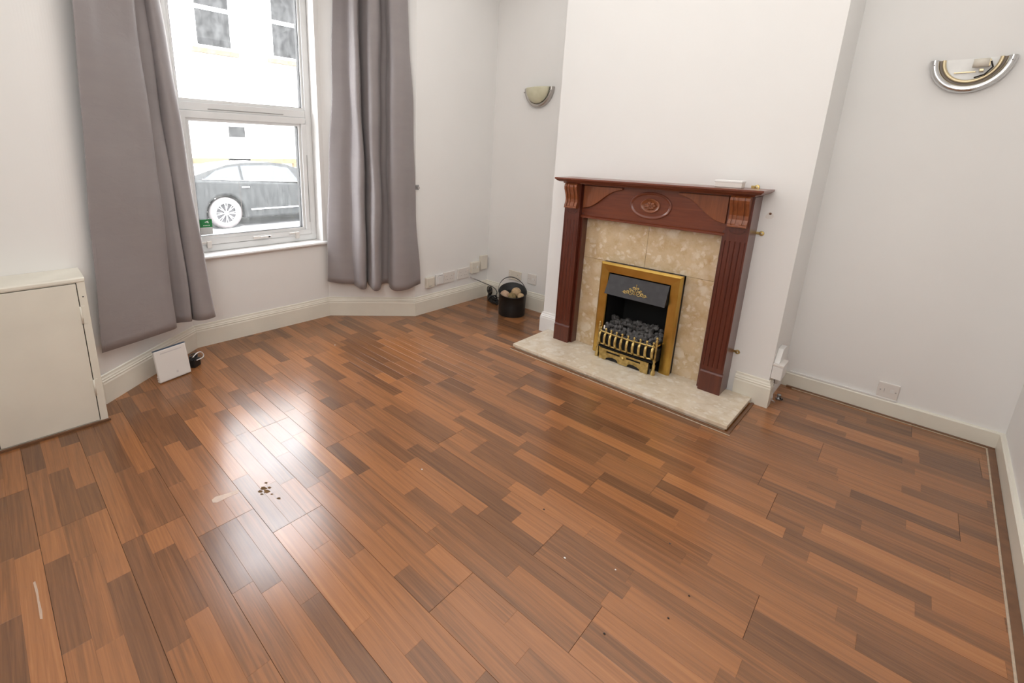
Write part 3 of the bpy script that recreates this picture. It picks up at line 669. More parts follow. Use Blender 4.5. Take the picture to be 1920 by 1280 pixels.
b.box((FX - EW + 0.006, c0, HZ), (FX - IW - 0.008, c1, EZ1 - 0.004)); b.box((FX + IW + 0.008, c0, HZ), (FX + EW - 0.004, c1, EZ1 - 0.004)); b.box((FX - EW + 0.006, c0, IZ + 0.008), (FX + EW - 0.004, c1, EZ1 - 0.002)); b.build('spacer_frame', 'firebox_black', fire)
b = MB(); y0, y1 = BY + 0.012, 3.14
b.box((FX - IW - 0.006, y0, HZ + 0.001), (FX - IW, y1, IZ + 0.004)); b.box((FX + IW, y0, HZ + 0.001), (FX + IW + 0.006, y1, IZ + 0.004)); b.box((FX - IW, y0, IZ), (FX + IW, y1, IZ + 0.005)); b.box((FX - IW, y1 - 0.006, HZ + 0.001), (FX + IW, y1, IZ)); b.box((FX - IW, y0, HZ + 0.001), (FX + IW, y1 - 0.006, HZ + 0.006))
b.build('firebox', 'firebox_black', fire, fix=False)
HT, HB = Vector((0, BY + 0.008, 0.600)), Vector((0, BY - 0.040, 0.474))
b = MB(); hw0, hw1 = IW - 0.006, IW - 0.002
for d in (0,):
    vs = [(FX - hw0, HT.y, HT.z), (FX + hw0, HT.y, HT.z), (FX + hw1, HB.y, HB.z), (FX - hw1, HB.y, HB.z)]
    vb = [(x, y + 0.005, z - 0.001) for x, y, z in vs]
    b.add(vs + vb, [(0, 1, 2, 3), (7, 6, 5, 4), (0, 4, 5, 1), (1, 5, 6, 2), (2, 6, 7, 3), (3, 7, 4, 0)])
hood = b.build('hood', 'soot_grey', fire)
for s in (-1, 1):
    b = MB()
    x = FX + s * (hw1 - 0.002); b.add([(x, HT.y, HT.z), (x, HB.y + 0.003, HB.z), (x, BY + 0.06, HB.z + 0.01), (x, BY + 0.06, HT.z), (x - s * 0.003, HT.y, HT.z), (x - s * 0.003, HB.y + 0.003, HB.z), (x - s * 0.003, BY + 0.06, HB.z + 0.01), (x - s * 0.003, BY + 0.06, HT.z)],
      [(0, 1, 2, 3), (7, 6, 5, 4), (0, 4, 5, 1), (1, 5, 6, 2), (2, 6, 7, 3), (3, 7, 4, 0)])
    b.build('hood_cheek', 'firebox_black', hood)
# brass filigree on the hood: u across, v up the slope
hd = (HT - HB); hl = hd.length; hd = hd / hl; hn = Vector((0, -hd.z, hd.y))
def hoodp(u, v): return Vector((FX, 0, 0)) + Vector((u, HB.y, HB.z)) + hd * v + hn * 0.002
b = MB()
for s in (-1, 1):
    for (u0, v0, r0, n0) in ((0.020, 0.050, 0.013, 1.5), (0.045, 0.043, 0.011, 1.6), (0.066, 0.040, 0.008, 1.5), (0.012, 0.074, 0.009, 1.4), (0.034, 0.062, 0.007, 1.2)):
        pts = []
        for i in range(15):
            a = i / 14 * n0 * 2 * PI; q = r0 * (1 - 0.55 * i / 14); pts.append(hoodp(s * (u0 + q * math.cos(a)), v0 + q * math.sin(a)))
        b.tube(pts, 0.0021, 5)
    b.tube([hoodp(s * u, 0.034 + 0.004 * math.sin(u * 180)) for u in [i * 0.0055 for i in range(16)]], 0.002, 5)
b.tube([hoodp(0, 0.036), hoodp(0, 0.094)], [0.004, 0.0015], 6); b.ball(hoodp(0, 0.096), 0.0045, 8, 6)
b.build('scroll_ornament', 'aged_brass', hood)
# coals
rc = random.Random(11)
plain('coal', (0.075, 0.070, 0.068, 1), 0.55, var=0.5, scale=35)
lump = []
for k in range(6):
    mb = MB(); mb.ball((0, 0, 0), 1.0, 7, 5, (1, 0.85, 0.75), 0.20, rc); me_o = mb.build('coal', 'coal', fire)
    me = me_o.data; me.transform(Matrix.Translation(wloc(fire))); lump.append(me); bpy.data.objects.remove(me_o)
for row in range(5):
    for i in range(13):
        y = BY - 0.045 + row * 0.038; x = FX - 0.178 + i * 0.0297 + rc.uniform(-0.008, 0.008) + (0.012 if row % 2 else 0)
        if abs(x - FX) > IW - 0.016: continue
        z = 0.205 + 0.017 * row + rc.uniform(-0.006, 0.012)
        o = bpy.data.objects.new('coal', rc.choice(lump)); COL.objects.link(o); o.parent = fire; o.location = Vector((x, y, z)) - fire.location
        o.scale = [rc.uniform(0.0185, 0.0265)] * 3; o.rotation_euler = (rc.uniform(0, 6), rc.uniform(0, 6), rc.uniform(0, 6))
b = MB().box((FX - IW + 0.004, BY - 0.052, 0.115), (FX + IW - 0.004, BY + 0.16, 0.195)); b.build('fuel_bed', 'firebox_black', fire)
# basket grate: bowed rails, vertical bars with ball finials
GY = BY - 0.062
def gy(x): return GY - 0.018 * (1 - ((x - FX) / 0.19) ** 2)
xs = [FX - 0.186 + 0.372 * i / 24 for i in range(25)]
grt = MB(); grt.tube([(x, gy(x), 0.222) for x in xs], 0.0058, 8); grt.tube([(x, gy(x) + 0.006, 0.135) for x in xs], 0.0065, 8); grt = grt.build('grate', 'aged_brass', fire)
for i in range(10):
    x = FX - 0.176 + 0.352 * i / 9
    pts = [(x, gy(x) + 0.004, 0.222), (x, gy(x) - 0.010, 0.205), (x, gy(x) - 0.014, 0.182), (x, gy(x) - 0.010, 0.155), (x, gy(x) + 0.006, 0.135)]
    bar = MB().tube(pts, [0.0075, 0.0092, 0.0096, 0.0092, 0.0075], 8); bar.build('bar', 'aged_brass', grt)
    fn = MB().lathe([(0.0, 0.253), (0.005, 0.2515), (0.0085, 0.245), (0.006, 0.2375), (0.0035, 0.234), (0.007, 0.231), (0.007, 0.226)], (x, gy(x), 0), 'z', 10); fn.build('finial', 'aged_brass', grt)
for s in (-1, 1):
    x = FX + s * 0.19
    MB().tube([(x, GY + 0.004, 0.222), (x, BY + 0.03, 0.222)], 0.005, 8).build('side_rail', 'aged_brass', grt)
    MB().lathe([(0.0, 0.287), (0.006, 0.283), (0.008, 0.276), (0.005, 0.268), (0.009, 0.262), (0.009, 0.258), (0.005, 0.254), (0.0085, 0.244), (0.0085, 0.235), (0.005, 0.228), (0.0065, 0.222), (0.0065, 0.135), (0.010, 0.125), (0.006, 0.112), (0.010, 0.100), (0.010, 0.066), (0.014, 0.060), (0.014, HZ + 0.001)], (x, GY + 0.004, 0), 'z', 12).build('corner_post', 'aged_brass', grt)
# ash fret at the foot
PYF = GY - 0.016
b = MB(); fz = lambda u, v, w_: (FX + u, PYF + w_, v)
def fbox(u0, u1, v0, v1): b.box((FX + u0, PYF, v0), (FX + u1, PYF + 0.006, v1))
fbox(-0.165, 0.165, 0.099, 0.112); fbox(-0.165, -0.115, 0.088, 0.099); fbox(-0.022, 0.022, 0.088, 0.099); fbox(0.115, 0.165, 0.088, 0.099)
low_ = [(-0.165, 0.088), (-0.165, HZ + 0.001), (-0.120, HZ + 0.001), (-0.112, 0.050), (-0.098, 0.058), (-0.070, 0.064), (-0.048, 0.062), (-0.036, 0.055), (-0.030, HZ + 0.004), (0.030, HZ + 0.004), (0.036, 0.055), (0.048, 0.062), (0.070, 0.064), (0.098, 0.058), (0.112, 0.050), (0.120, HZ + 0.001), (0.165, HZ + 0.001), (0.165, 0.088)]
b.prism(low_, fz, 0, 0.006); fret = b.build('ash_fret', 'aged_brass', fire, fix=False)
MB().ball((FX, PYF - 0.002, 0.088), 0.011, 12, 8).build('knob', 'aged_brass', fret)
b = MB().box((FX - 0.185, PYF + 0.012, 0.112), (FX + 0.185, BY + 0.05, 0.118)); b.box((FX - 0.17, PYF + 0.010, HZ + 0.001), (FX + 0.17, PYF + 0.014, 0.10)); b.build('ash_tray', 'firebox_black', fire)
box('label_tag', (FX - 0.158, GY - 0.006, 0.243), (FX - 0.150, GY - 0.003, 0.268), 'fleck_white', fire)

# ------------------------------------------------------------------ wall lights
def sconce(name, label, cx, ywall, ztop, shade):
    R = thing(name, label, 'wall light', (cx, ywall, ztop), 'half-round chrome wall lights')
    rx, rz = 0.139, 0.152
    def half(prof, n=28, a0=PI, a1=2 * PI):
        rings = []
        for f, d in prof: rings.append([Vector((cx + rx * f * math.cos(a0 + (a1 - a0) * i / n), ywall - d, ztop + rz * f * math.sin(a0 + (a1 - a0) * i / n))) for i in range(n + 1)])
        return rings
    MB().sweep(half([(1.0, 0.0), (1.0, 0.014), (0.985, 0.024), (0.955, 0.031), (0.92, 0.034), (0.87, 0.0345), (0.82, 0.032), (0.785, 0.025), (0.765, 0.015), (0.765, 0.004)]), False, False, True).build('half_ring', 'satin_nickel' if shade else 'chrome', R)
    if shade:
        prof = [(0.80, 0.030)] + [(0.80 * math.cos(t), 0.030 + 0.062 * math.sin(t)) for t in [PI / 2 * i / 10 for i in range(1, 10)]] + [(0.02, 0.092)]
        o = MB().sweep(half(prof), False, False, True).build('glass_shade', 'frosted_glass', R); md = o.modifiers.new('thickness', 'SOLIDIFY'); md.thickness = 0.004
        MB().ball((cx - 0.128, ywall - 0.040, ztop - 0.030), 0.006, 8, 6).build('shade_clip', 'chrome', R); MB().ball((cx + 0.128, ywall - 0.040, ztop - 0.030), 0.006, 8, 6).build('shade_clip', 'chrome', R)
        MB().sweep(half([(0.765, 0.002), (0.0, 0.002)]), False, False, False).build('back_plate', 'light_core', R)
    else:
        MB().sweep(half([(0.765, 0.004), (0.66, 0.0045)]), False, False, False).build('back_plate', 'recess_tan', R)
        MB().sweep(half([(0.705, 0.004), (0.705, 0.014), (0.68, 0.018), (0.625, 0.016), (0.61, 0.004)]), False, False, True).build('inner_ring', 'pale_gold', R)
        MB().sweep(half([(0.605, 0.003), (0.0, 0.003)]), False, False, False).build('wall_plate', 'light_core', R)
        b = MB().tube([(cx + 0.005, ywall - 0.040, ztop - 0.026), (cx + 0.055, ywall - 0.040, ztop - 0.026)], 0.019, 16); b.build('lamp_holder', 'cream_plastic', R)
        b = MB().box((cx - 0.050, ywall - 0.010, ztop - 0.062), (cx + 0.020, ywall - 0.002, ztop - 0.056)); b.box((cx + 0.030, ywall - 0.044, ztop - 0.062), (cx + 0.044, ywall - 0.002, ztop - 0.052)); b.box((cx + 0.052, ywall - 0.030, ztop - 0.040), (cx + 0.060, ywall - 0.002, ztop - 0.010)); b.build('holder_bracket', 'pale_gold', R, 0.001)
        MB().tube([(cx + 0.06, ywall - 0.030, ztop - 0.02), (cx + 0.070, ywall - 0.028, ztop - 0.045), (cx + 0.050, ywall - 0.024, ztop - 0.075), (cx + 0.02, ywall - 0.012, ztop - 0.085)], 0.003, 6).build('wire', 'gap_dark', R)
        for s in (-1, 1): MB().ball((cx + s * 0.122, ywall - 0.0445, ztop - 0.022), 0.0022, 6, 5).build('fixing_hole', 'gap_dark', R)
sconce('wall_light', 'half-round wall light with frosted glass shade in the left alcove', -2.412, ALY, 1.868, True)
sconce('wall_light', 'half-round chrome wall light without its shade in the right alcove', -0.024, ARY, 1.832, False)

# ------------------------------------------------------------------ sockets and boxes on the walls
def faceplate(name, label, cat, wall, u0, u1, z0, z1, depth, mat, kind, group='wall sockets and boxes'):
    # wall: ('x', xpos, +1) faces +x, u = y ; ('y', ypos, -1) faces -y, u = x
    ax, wp, sg = wall
    def P(u, d, z): return (wp + sg * d, u, z) if ax == 'x' else (u, wp + sg * d, z)
    R = thing(name, label, cat, P((u0 + u1) / 2, 0, z0), group)
    MB().box(P(u0, 0.0005, z0), P(u1, depth, z1)).build('plate', mat, R, min(0.004, depth * 0.35))
    d = depth; cu = (u0 + u1) / 2; W = u1 - u0; H = z1 - z0
    if kind in ('double', 'half'):
        for c in ((u0 + W * 0.28, u0 + W * 0.72) if kind == 'double' else (u0 + W * 0.62,)):
            MB().box(P(c - 0.002, d - 0.001, z0 + H * 0.56), P(c + 0.002, d + 0.0006, z0 + H * 0.66)).build('socket_hole', 'grey_plastic', R)
            for s in (-1, 1): MB().box(P(c + s * 0.011 - 0.0035, d - 0.001, z0 + H * 0.30), P(c + s * 0.011 + 0.0035, d + 0.0006, z0 + H * 0.35)).build('socket_hole', 'grey_plastic', R)
        for c in ((u0 + W * 0.10, u0 + W * 0.90) if kind == 'double' else (u0 + W * 0.15,)):
            o = MB().box(P(c - 0.006, d - 0.001, z0 + H * 0.50), P(c + 0.006, d + 0.003, z0 + H * 0.76)).build('rocker_switch', 'white_plastic', R, 0.001)
            MB().box(P(c - 0.003, d + 0.003, z0 + H * 0.70), P(c + 0.003, d + 0.0034, z0 + H * 0.74)).build('switch_mark', 'orange_dot', o)
    if kind == 'single':
        for s in (-1, 1):
            q = P(cu + s * W * 0.36, d, z0 + H * 0.5); MB().ball(q, 0.0034, 8, 6).build('screw', 'grey_plastic', R)
        MB().box(P(cu - 0.016, d - 0.001, z0 + H * 0.40), P(cu - 0.014, d + 0.0008, z0 + H * 0.62)).build('slot', 'grey_plastic', R)
        MB().box(P(cu + 0.008, d - 0.001, z0 + H * 0.42), P(cu + 0.026, d + 0.0008, z0 + H * 0.64)).build('outlet', 'white_gloss', R, 0.0005)
    if kind == 'box':
        MB().box(P(u0 + W * 0.10, d - 0.001, z0 + H * 0.25), P(u1 - W * 0.10, d + 0.0025, z1 - H * 0.06)).build('cover', mat, R, 0.002)
        MB().box(P(u0 + W * 0.3, d + 0.0, z0 + H * 0.12), P(u0 + W * 0.55, d + 0.002, z0 + H * 0.18)).build('latch', 'grey_plastic', R)
    if kind == 'plug':
        MB().box(P(u0 + W * 0.14, d - 0.001, z0 + H * 0.12), P(u1 - W * 0.14, d + 0.010, z1 - H * 0.12)).build('plug_body', 'white_gloss', R, 0.003)
        MB().box(P(u0 + W * 0.2, d + 0.004, z1 - H * 0.12), P(u1 - W * 0.2, d + 0.008, z1 - H * 0.08)).build('shadow_lip', 'grey_plastic', R)
    return R
XW = ('x', PE[0], 1); YL = ('y', ALY, -1); YR = ('y', ARY, -1)
faceplate('telephone_box', 'cream telephone box nearest the right curtain on the socket wall', 'socket', XW, 2.520, 2.612, 0.222, 0.312, 0.030, 'cream_plastic', 'box')
faceplate('plug_adaptor', 'white plug adaptor between the cream telephone box and a double socket', 'socket', XW, 2.636, 2.728, 0.222, 0.318, 0.016, 'white_gloss', 'plug')
faceplate('wall_socket', 'white double socket beside the white plug adaptor', 'socket', XW, 2.732, 2.868, 0.222, 0.322, 0.010, 'white_plastic', 'double')
faceplate('wall_socket', 'white double socket with wide gap, second from the alcove corner boxes', 'socket', XW, 2.905, 3.052, 0.228, 0.328, 0.010, 'white_plastic', 'double')
faceplate('switch_box', 'square raised cream switch box below the tall box in the corner', 'switch', XW, 3.072, 3.172, 0.262, 0.366, 0.034, 'cream_plastic', 'single')
faceplate('junction_box', 'tall plain cream junction box closest to the alcove corner', 'box', XW, 3.195, 3.285, 0.278, 0.412, 0.030, 'cream_plastic', 'plain')
faceplate('wall_socket', 'white double socket on the alcove wall behind the bucket handle', 'socket', YL, -2.618, -2.474, 0.226, 0.314, 0.010, 'cream_plastic', 'double')
faceplate('wall_socket', 'white single outlet plate on the alcove wall right of the bucket', 'socket', YL, -2.406, -2.312, 0.232, 0.324, 0.010, 'white_plastic', 'single')
faceplate('wall_socket', 'white outlet plate above the skirting in the right alcove', 'socket', YR, -0.035, 0.052, 0.099, 0.187, 0.010, 'white_plastic', 'single')
hk = thing('wall_clip', 'small grey metal clip on the wall beside the right curtain', 'clip', (PE[0], 2.425, 1.06))
box('plate', (PE[0] + 0.0005, 2.412, 1.052), (PE[0] + 0.004, 2.446, 1.090), 'dull_grey_metal', hk, 0.001); box('tongue', (PE[0] + 0.004, 2.424, 1.060), (PE[0] + 0.012, 2.446, 1.076), 'grey_plastic', hk, 0.001)
plug = thing('wall_plug', 'brown wall plug in a patch of chipped plaster right of the mantel', 'wall plug', (-0.613, CHY, 1.072))
MB().lathe([(0.0, -0.003), (0.004, -0.003), (0.0062, -0.001), (0.0062, 0.0)], (-0.610, CHY - 0.0006, 1.076), 'y', 12).build('plug', 'wood_bead', plug)
MB().prism([(-0.632, 1.056), (-0.622, 1.048), (-0.600, 1.050), (-0.592, 1.062), (-0.598, 1.078), (-0.612, 1.088), (-0.626, 1.074)], lambda u, v, w_: (u, CHY + w_, v), -0.0008, -0.0002).build('chipped_patch', 'white_plastic', plug)
# trunking on the chimney return
tk = thing('trunking_box', 'white plastic trunking box fixed to the chimney return in the right alcove', 'cable box', (CHX1, 3.1, 0.17))
MB().box((CHX1 + 0.0005, 2.972, 0.172), (CHX1 + 0.050, 3.085, 0.248)).build('box_cover', 'white_gloss', tk, 0.003)
MB().box((CHX1 + 0.0005, 2.970, 0.248), (CHX1 + 0.052, 3.087, 0.262)).build('box_lid', 'white_plastic', tk, 0.003)
MB().prism([(2.985, 0.262), (3.075, 0.262), (3.115, 0.335), (3.035, 0.335)], lambda u, v, w_: (w_, u, v), CHX1 + 0.0005, CHX1 + 0.026).build('angled_duct', 'white_gloss', tk, 0.002)
MB().box((CHX1 + 0.0005, 3.09, 0.10), (CHX1 + 0.020, 3.14, 0.245)).build('side_duct', 'white_plastic', tk, 0.002)
MB().box((CHX1 + 0.0005, 3.028, 0.020), (CHX1 + 0.012, 3.062, 0.176)).build('lower_duct', 'white_plastic', tk, 0.002)
MB().box((CHX1 + 0.012, 3.036, 0.060), (CHX1 + 0.0135, 3.046, 0.176)).build('slot', 'gap_dark', tk)
MB().tube([(CHX1 + 0.012, 3.03, 0.075), (CHX1 + 0.020, 3.02, 0.05), (CHX1 + 0.018, 3.035, 0.02), (CHX1 + 0.03, 3.06, 0.006)], 0.004, 6).build('cable_end', 'white_cable', tk)
tl = thing('cable_trunking', 'thin white cable trunking along the top of the right alcove skirting', 'trunking', (-0.2, ARY, 0.09))
MB().box((CHX1 + 0.03, ARY - 0.013, 0.0895), (0.052, ARY - 0.0005, 0.1005)).build('duct', 'white_gloss', tl, 0.002)
pf = thing('pipe_fitting', 'small tarnished metal pipe fitting on the floor by the chimney corner', 'fitting', (-0.425, 3.12, 0))
MB().lathe([(0.0, 0.0), (0.013, 0.0), (0.013, 0.008), (0.008, 0.010), (0.008, 0.024), (0.010, 0.025), (0.010, 0.031), (0.0, 0.032)], (-0.425, 3.12, 0.0005), 'z', 10).build('nut', 'dull_grey_metal', pf)
MB().tube([(-0.418, 3.118, 0.012), (-0.405, 3.112, 0.009)], 0.006, 8).build('stub', 'black_metal', pf)
cl = thing('cable_clip', 'small grey cable end poking from the wall above the coiled black lead', 'cable', (PE[0] + 0.02, 3.10, 0.20))
MB().tube([(PE[0] + 0.001, 3.085, 0.222), (PE[0] + 0.016, 3.115, 0.206), (PE[0] + 0.028, 3.135, 0.196)], 0.005, 8).build('sleeve', 'grey_plastic', cl)

# ------------------------------------------------------------------ black bucket with balls
BC = Vector((-2.385, 3.085, 0)); BR_ = 0.118
bk = thing('bucket', 'black metal bucket with hoop handle standing in the left alcove', 'bucket', BC)
prof = [(0.0, 0.002), (BR_ * 0.93, 0.002), (BR_ * 0.95, 0.0), (BR_ * 0.96, 0.012)]
vd = Vector((-0.61, 0.79, 0))                       # rim rises towards the wall
seg = 36; rings = []
def rimz(a):
    c = Vector((math.cos(a), math.sin(a), 0)).dot(vd); return 0.178 + 0.072 * (0.5 + 0.5 * c) ** 1.3
for f, h in ((0.94, 0.0), (0.955, 0.02), (0.98, 0.5), (1.0, 0.97), (1.025, 0.975), (1.025, 1.0), (0.985, 1.0), (0.965, 0.72)):
    rings.append([BC + Vector((BR_ * f * math.cos(2 * PI * j / seg), BR_ * f * math.sin(2 * PI * j / seg), max(0.0, rimz(2 * PI * j / seg) * h))) for j in range(seg)])
MB().sweep(rings, True, True, True).build('pail', 'black_metal', bk)
sd = Vector((0.79, 0.61, 0)); hp = []
for i in range(25):
    a = PI * i / 24; hp.append(BC + sd * (BR_ * 1.03 * math.cos(a)) + Vector((0, 0, 0.185)) + (Vector((0, 0, 1)) * 0.88 + vd * 0.30 - sd * 0.15) * (0.150 * math.sin(a)))
b = MB(); n_ = len(hp); rings = []
for i, p in enumerate(hp):
    t_ = (hp[min(i + 1, n_ - 1)] - hp[max(i - 1, 0)]).normalized(); a = vd.cross(t_).normalized(); rings.append([p + vd * 0.009 + a * 0.0018, p + vd * 0.009 - a * 0.0018, p - vd * 0.009 - a * 0.0018, p - vd * 0.009 + a * 0.0018])
b.sweep(rings, True, True, False).build('handle', 'black_metal', bk)
def dball(label, u, v, z, r, mat):
    p = BC + sd * u + vd * v; o = MB().ball((p.x, p.y, z), r, 18, 12).build('decorative_ball', mat); setorigin(o, (p.x, p.y, z - r)); tag(o, label, 'ball', 'decorative balls in the bucket')
dball('red and cream striped ball at the left side of the black bucket', -0.066, -0.028, 0.172, 0.042, 'ball_striped')
dball('largest cream ball resting highest in the black bucket', 0.030, 0.020, 0.188, 0.044, 'ball_cream')
dball('olive brown ball in the middle of the black bucket', -0.005, -0.040, 0.164, 0.038, 'ball_olive')
dball('small pale ball at the right side of the black bucket', 0.070, -0.042, 0.172, 0.030, 'ball_cream')
# coiled black lead
ld = thing('coiled_lead', 'coiled black electrical lead on the floor beside the bucket', 'cable', (-2.62, 3.16, 0))
cc = Vector((-2.705, 3.205, 0.0)); pts = []
ax1 = Vector((0.86, -0.5, 0)).normalized(); ax2 = Vector((0.5, 0.86, 0)).normalized()
for i in range(190):
    a = i / 190 * 2 * PI * 9; q = 1 + 0.16 * math.sin(a * 0.37 + 1)
    p = cc + ax1 * (0.092 * math.cos(a) * q) + ax2 * (0.030 * math.sin(a) * (0.5 + 0.5 * abs(math.cos(a))) + 0.008 * math.sin(i * 0.31)) + Vector((0, 0, 0.006 + 0.040 * (i / 190) + 0.008 * math.sin(a + i * 0.05)))
    p.z = max(p.z, 0.006); p.y = min(p.y, ALY - 0.03); p.x = max(p.x, -2.85); pts.append(p)
MB().tube(pts, 0.0052, 7).build('coil', 'black_cable', ld)
c2 = cc + Vector((-0.075, 0.035, 0.088)); pts = []
for i in range(90):
    a = i / 90 * 2 * PI * 4; q = 1 + 0.2 * math.sin(a * 0.3)
    p = c2 + ax1 * (0.040 * math.cos(a) * q) + Vector((0, 0, 0.036 * math.sin(a + 0.3) * q)) + ax2 * (0.012 * math.sin(a * 0.6)); p.y = min(p.y, ALY - 0.03); p.z = max(p.z, 0.03); pts.append(p)
MB().tube(pts, 0.0048, 7).build('loop', 'black_cable', ld)
MB().tube([cc + ax2 * -0.04 + Vector((0, 0, 0.02)), cc + ax2 * -0.03 + Vector((0, 0, 0.058)), cc + ax2 * 0.03 + Vector((0, 0, 0.062)), cc + ax2 * 0.042 + Vector((0, 0, 0.02))], 0.007, 8).build('tie', 'black_cable', ld)
pA = cc + Vector((0.01, 0.02, 0.052)); st_ = Vector((PE[0] + 0.03, 3.138, 0.194))
MB().tube(catmull([st_, Vector((-2.80, 3.185, 0.165)), Vector((-2.72, 3.225, 0.135)), Vector((-2.68, 3.230, 0.095)), pA], 8), 0.0036, 7).build('lead', 'black_cable', ld)
MB().tube(catmull([pA, Vector((-2.60, 3.19, 0.06)), Vector((-2.515, 3.15, 0.045))], 8), 0.0035, 7).build('lead_end', 'black_cable', ld)

# ------------------------------------------------------------------ slim white box and adaptor by the left skirting
a0, a1 = onz((301, 721)), onz((360, 698)); e = (a1 - a0).normalized(); nrm = Vector((e.y, -e.x, 0)); up = (Vector((0, 0, 1)) - nrm * 0.17).normalized(); nb = e.cross(up).normalized()
if nb.dot(nrm) < 0: nb = -nb
rb = thing('router_box', 'slim white box with dark blue top edge leaning by the left skirting', 'box', (a0 + a1) / 2)
W_, H_ = (a1 - a0).length, 0.195
def RP(u, v, d): return a0 + e * (W_ * u) + up * (H_ * v) + nb * d + Vector((0, 0, 0.0045))
def rslab(name, u0, u1, v0, v1, d0, d1, mat, parent, bevel=0):
    mb = MB(); vs = [RP(u, v, d) for d in (d0, d1) for u, v in ((u0, v0), (u1, v0), (u1, v1), (u0, v1))]
    mb.add(vs, [(0, 3, 2, 1), (4, 5, 6, 7), (0, 1, 5, 4), (1, 2, 6, 5), (2, 3, 7, 6), (3, 0, 4, 7)]); return mb.build(name, mat, parent, bevel)
rslab('shell', 0, 1, 0, 0.985, 0.0, -0.022, 'router_white', rb, 0.007)
rslab('top_edge', 0.005, 0.995, 0.978, 0.998, -0.002, -0.022, 'blue_edge', rb, 0.001)
rslab('printed_line', 0.18, 0.84, 0.855, 0.885, 0.0002, 0.0006, 'faint_print', rb)
rslab('logo', 0.545, 0.605, 0.155, 0.225, 0.0002, 0.0006, 'faint_print', rb)
for i in range(3): rslab('vent_rib', -0.012, 0.006, 0.04 + 0.07 * i, 0.08 + 0.07 * i, -0.006, -0.018, 'router_white', rb)
ad_ = thing('power_adaptor', 'small black power adaptor with a looped white lead behind the slim box', 'adaptor', (-3.03, 0.765, 0))
dA = Vector((-0.467, 0.586, 0)).normalized(); nA = Vector((dA.y, -dA.x, 0)); aB = Vector((-3.055, 0.745, 0))
def AP(u, d, z): return aB + dA * u + nA * d + Vector((0, 0, z))
mb = MB(); vs = [AP(u, d, z) for z in (0.0, 0.052) for u, d in ((-0.03, -0.022), (0.03, -0.022), (0.03, 0.022), (-0.03, 0.022))]
mb.add(vs, [(0, 3, 2, 1), (4, 5, 6, 7), (0, 1, 5, 4), (1, 2, 6, 5), (2, 3, 7, 6), (3, 0, 4, 7)]); mb.build('body', 'black_metal', ad_, 0.005)
pts = []
for i in range(60):
    a = i / 60 * 2 * PI * 3; pts.append(AP(-0.006 + 0.030 * math.cos(a), 0.0 + 0.016 * math.sin(a), 0.066 + 0.012 * math.sin(a * 0.7)))
MB().tube(pts, 0.0036, 7).build('black_lead', 'black_cable', ad_)
pts = catmull([AP(-0.05, 0.03, 0.085), AP(-0.01, 0.032, 0.097), AP(0.030, 0.030, 0.085), AP(0.050, 0.030, 0.056), AP(0.030, 0.032, 0.046), AP(-0.02, 0.032, 0.052)], 8)
MB().tube(pts, 0.0032, 7).build('white_lead', 'white_cable', ad_)

# ------------------------------------------------------------------ flecks, scuffs and tape on the floor
def fleck(label, q, r, mat, cat='fleck'):
    p = onz(q); o = MB().ball((p.x, p.y, r * 0.35), r, 7, 5, (1, 0.8, 0.35), 0.15, random.Random(int(q[0]))).build('floor_fleck', mat); setorigin(o, (p.x, p.y, 0)); tag(o, label, cat, 'flecks on the laminate floor')
fleck('largest white paint fleck near the middle of the floor', (1059, 1046), 0.0042, 'fleck_white')
fleck('white speck just right of the largest paint fleck', (1154, 1068), 0.0032, 'fleck_white')
fleck('white speck on the floor below the window glare, towards the hearth', (791, 880), 0.0040, 'fleck_white')
fleck('tiny white speck on the floor in front of the bay skirting', (628, 647), 0.0040, 'fleck_white')
fleck('dark crumb on the floor left of the middle, above the large white fleck', (1020, 955), 0.0040, 'fleck_dark')
fleck('dark crumb towards the right alcove side of the floor', (1256, 1019), 0.0034, 'fleck_dark')
fleck('dark crumb low on the floor, right of the white flecks', (1253, 1159), 0.0036, 'fleck_dark')
fleck('lowest dark crumb near the bottom edge of the photo', (1133, 1188), 0.0040, 'fleck_dark')
fleck('dark crumb midway between the two lowest crumbs', (1292, 1117), 0.0034, 'fleck_dark')
def patch(name, label, poly, mat, cat, z=0.0004):
    P = [onz(q) for q in poly]; mb = MB(); n = len(P); mb.add([(p.x, p.y, 0.00005) for p in P] + [(p.x, p.y, z) for p in P], [tuple(range(n, 2 * n))] + [(i, (i + 1) % n, n + (i + 1) % n, n + i) for i in range(n)])
    c = sum(P, Vector()) / n; o = mb.build(name, mat); setorigin(o, (c.x, c.y, 0)); return tag(o, label, cat)
patch('tape_scrap', 'scrap of clear tape stuck on the floor at the edge of the glare', [(397, 937), (404, 931), (425, 925), (446, 918), (449, 923), (428, 932), (407, 942), (399, 942)], 'tape', 'tape')
patch('floor_scuff', 'pale scratch on a dark strip near the left edge of the floor', [(62, 1092), (66, 1089), (71, 1105), (74, 1125), (79, 1145), (80, 1160), (75, 1160), (72, 1140), (68, 1115)], 'tape', 'scratch')
pt = thing('worn_patch', 'worn brown chips in the laminate in the middle of the window glare', 'worn patch', onz((497, 918)))
for i, (x, y, r1) in enumerate(((488, 921, 3), (494, 915, 4), (500, 921, 4), (505, 914, 2.5), (499, 905, 2), (523, 934, 2.5), (510, 926, 1.5), (491, 926, 2))):
    P = [onz((x + r1 * 1.5 * math.cos(a * 0.785) * (1 + 0.3 * math.sin(a * 2.3 + i)), y + r1 * 0.8 * math.sin(a * 0.785))) for a in range(8)]
    MB().add([(p.x, p.y, 0.0003) for p in P], [tuple(range(8))]).build('chip', 'worn_brown', pt)

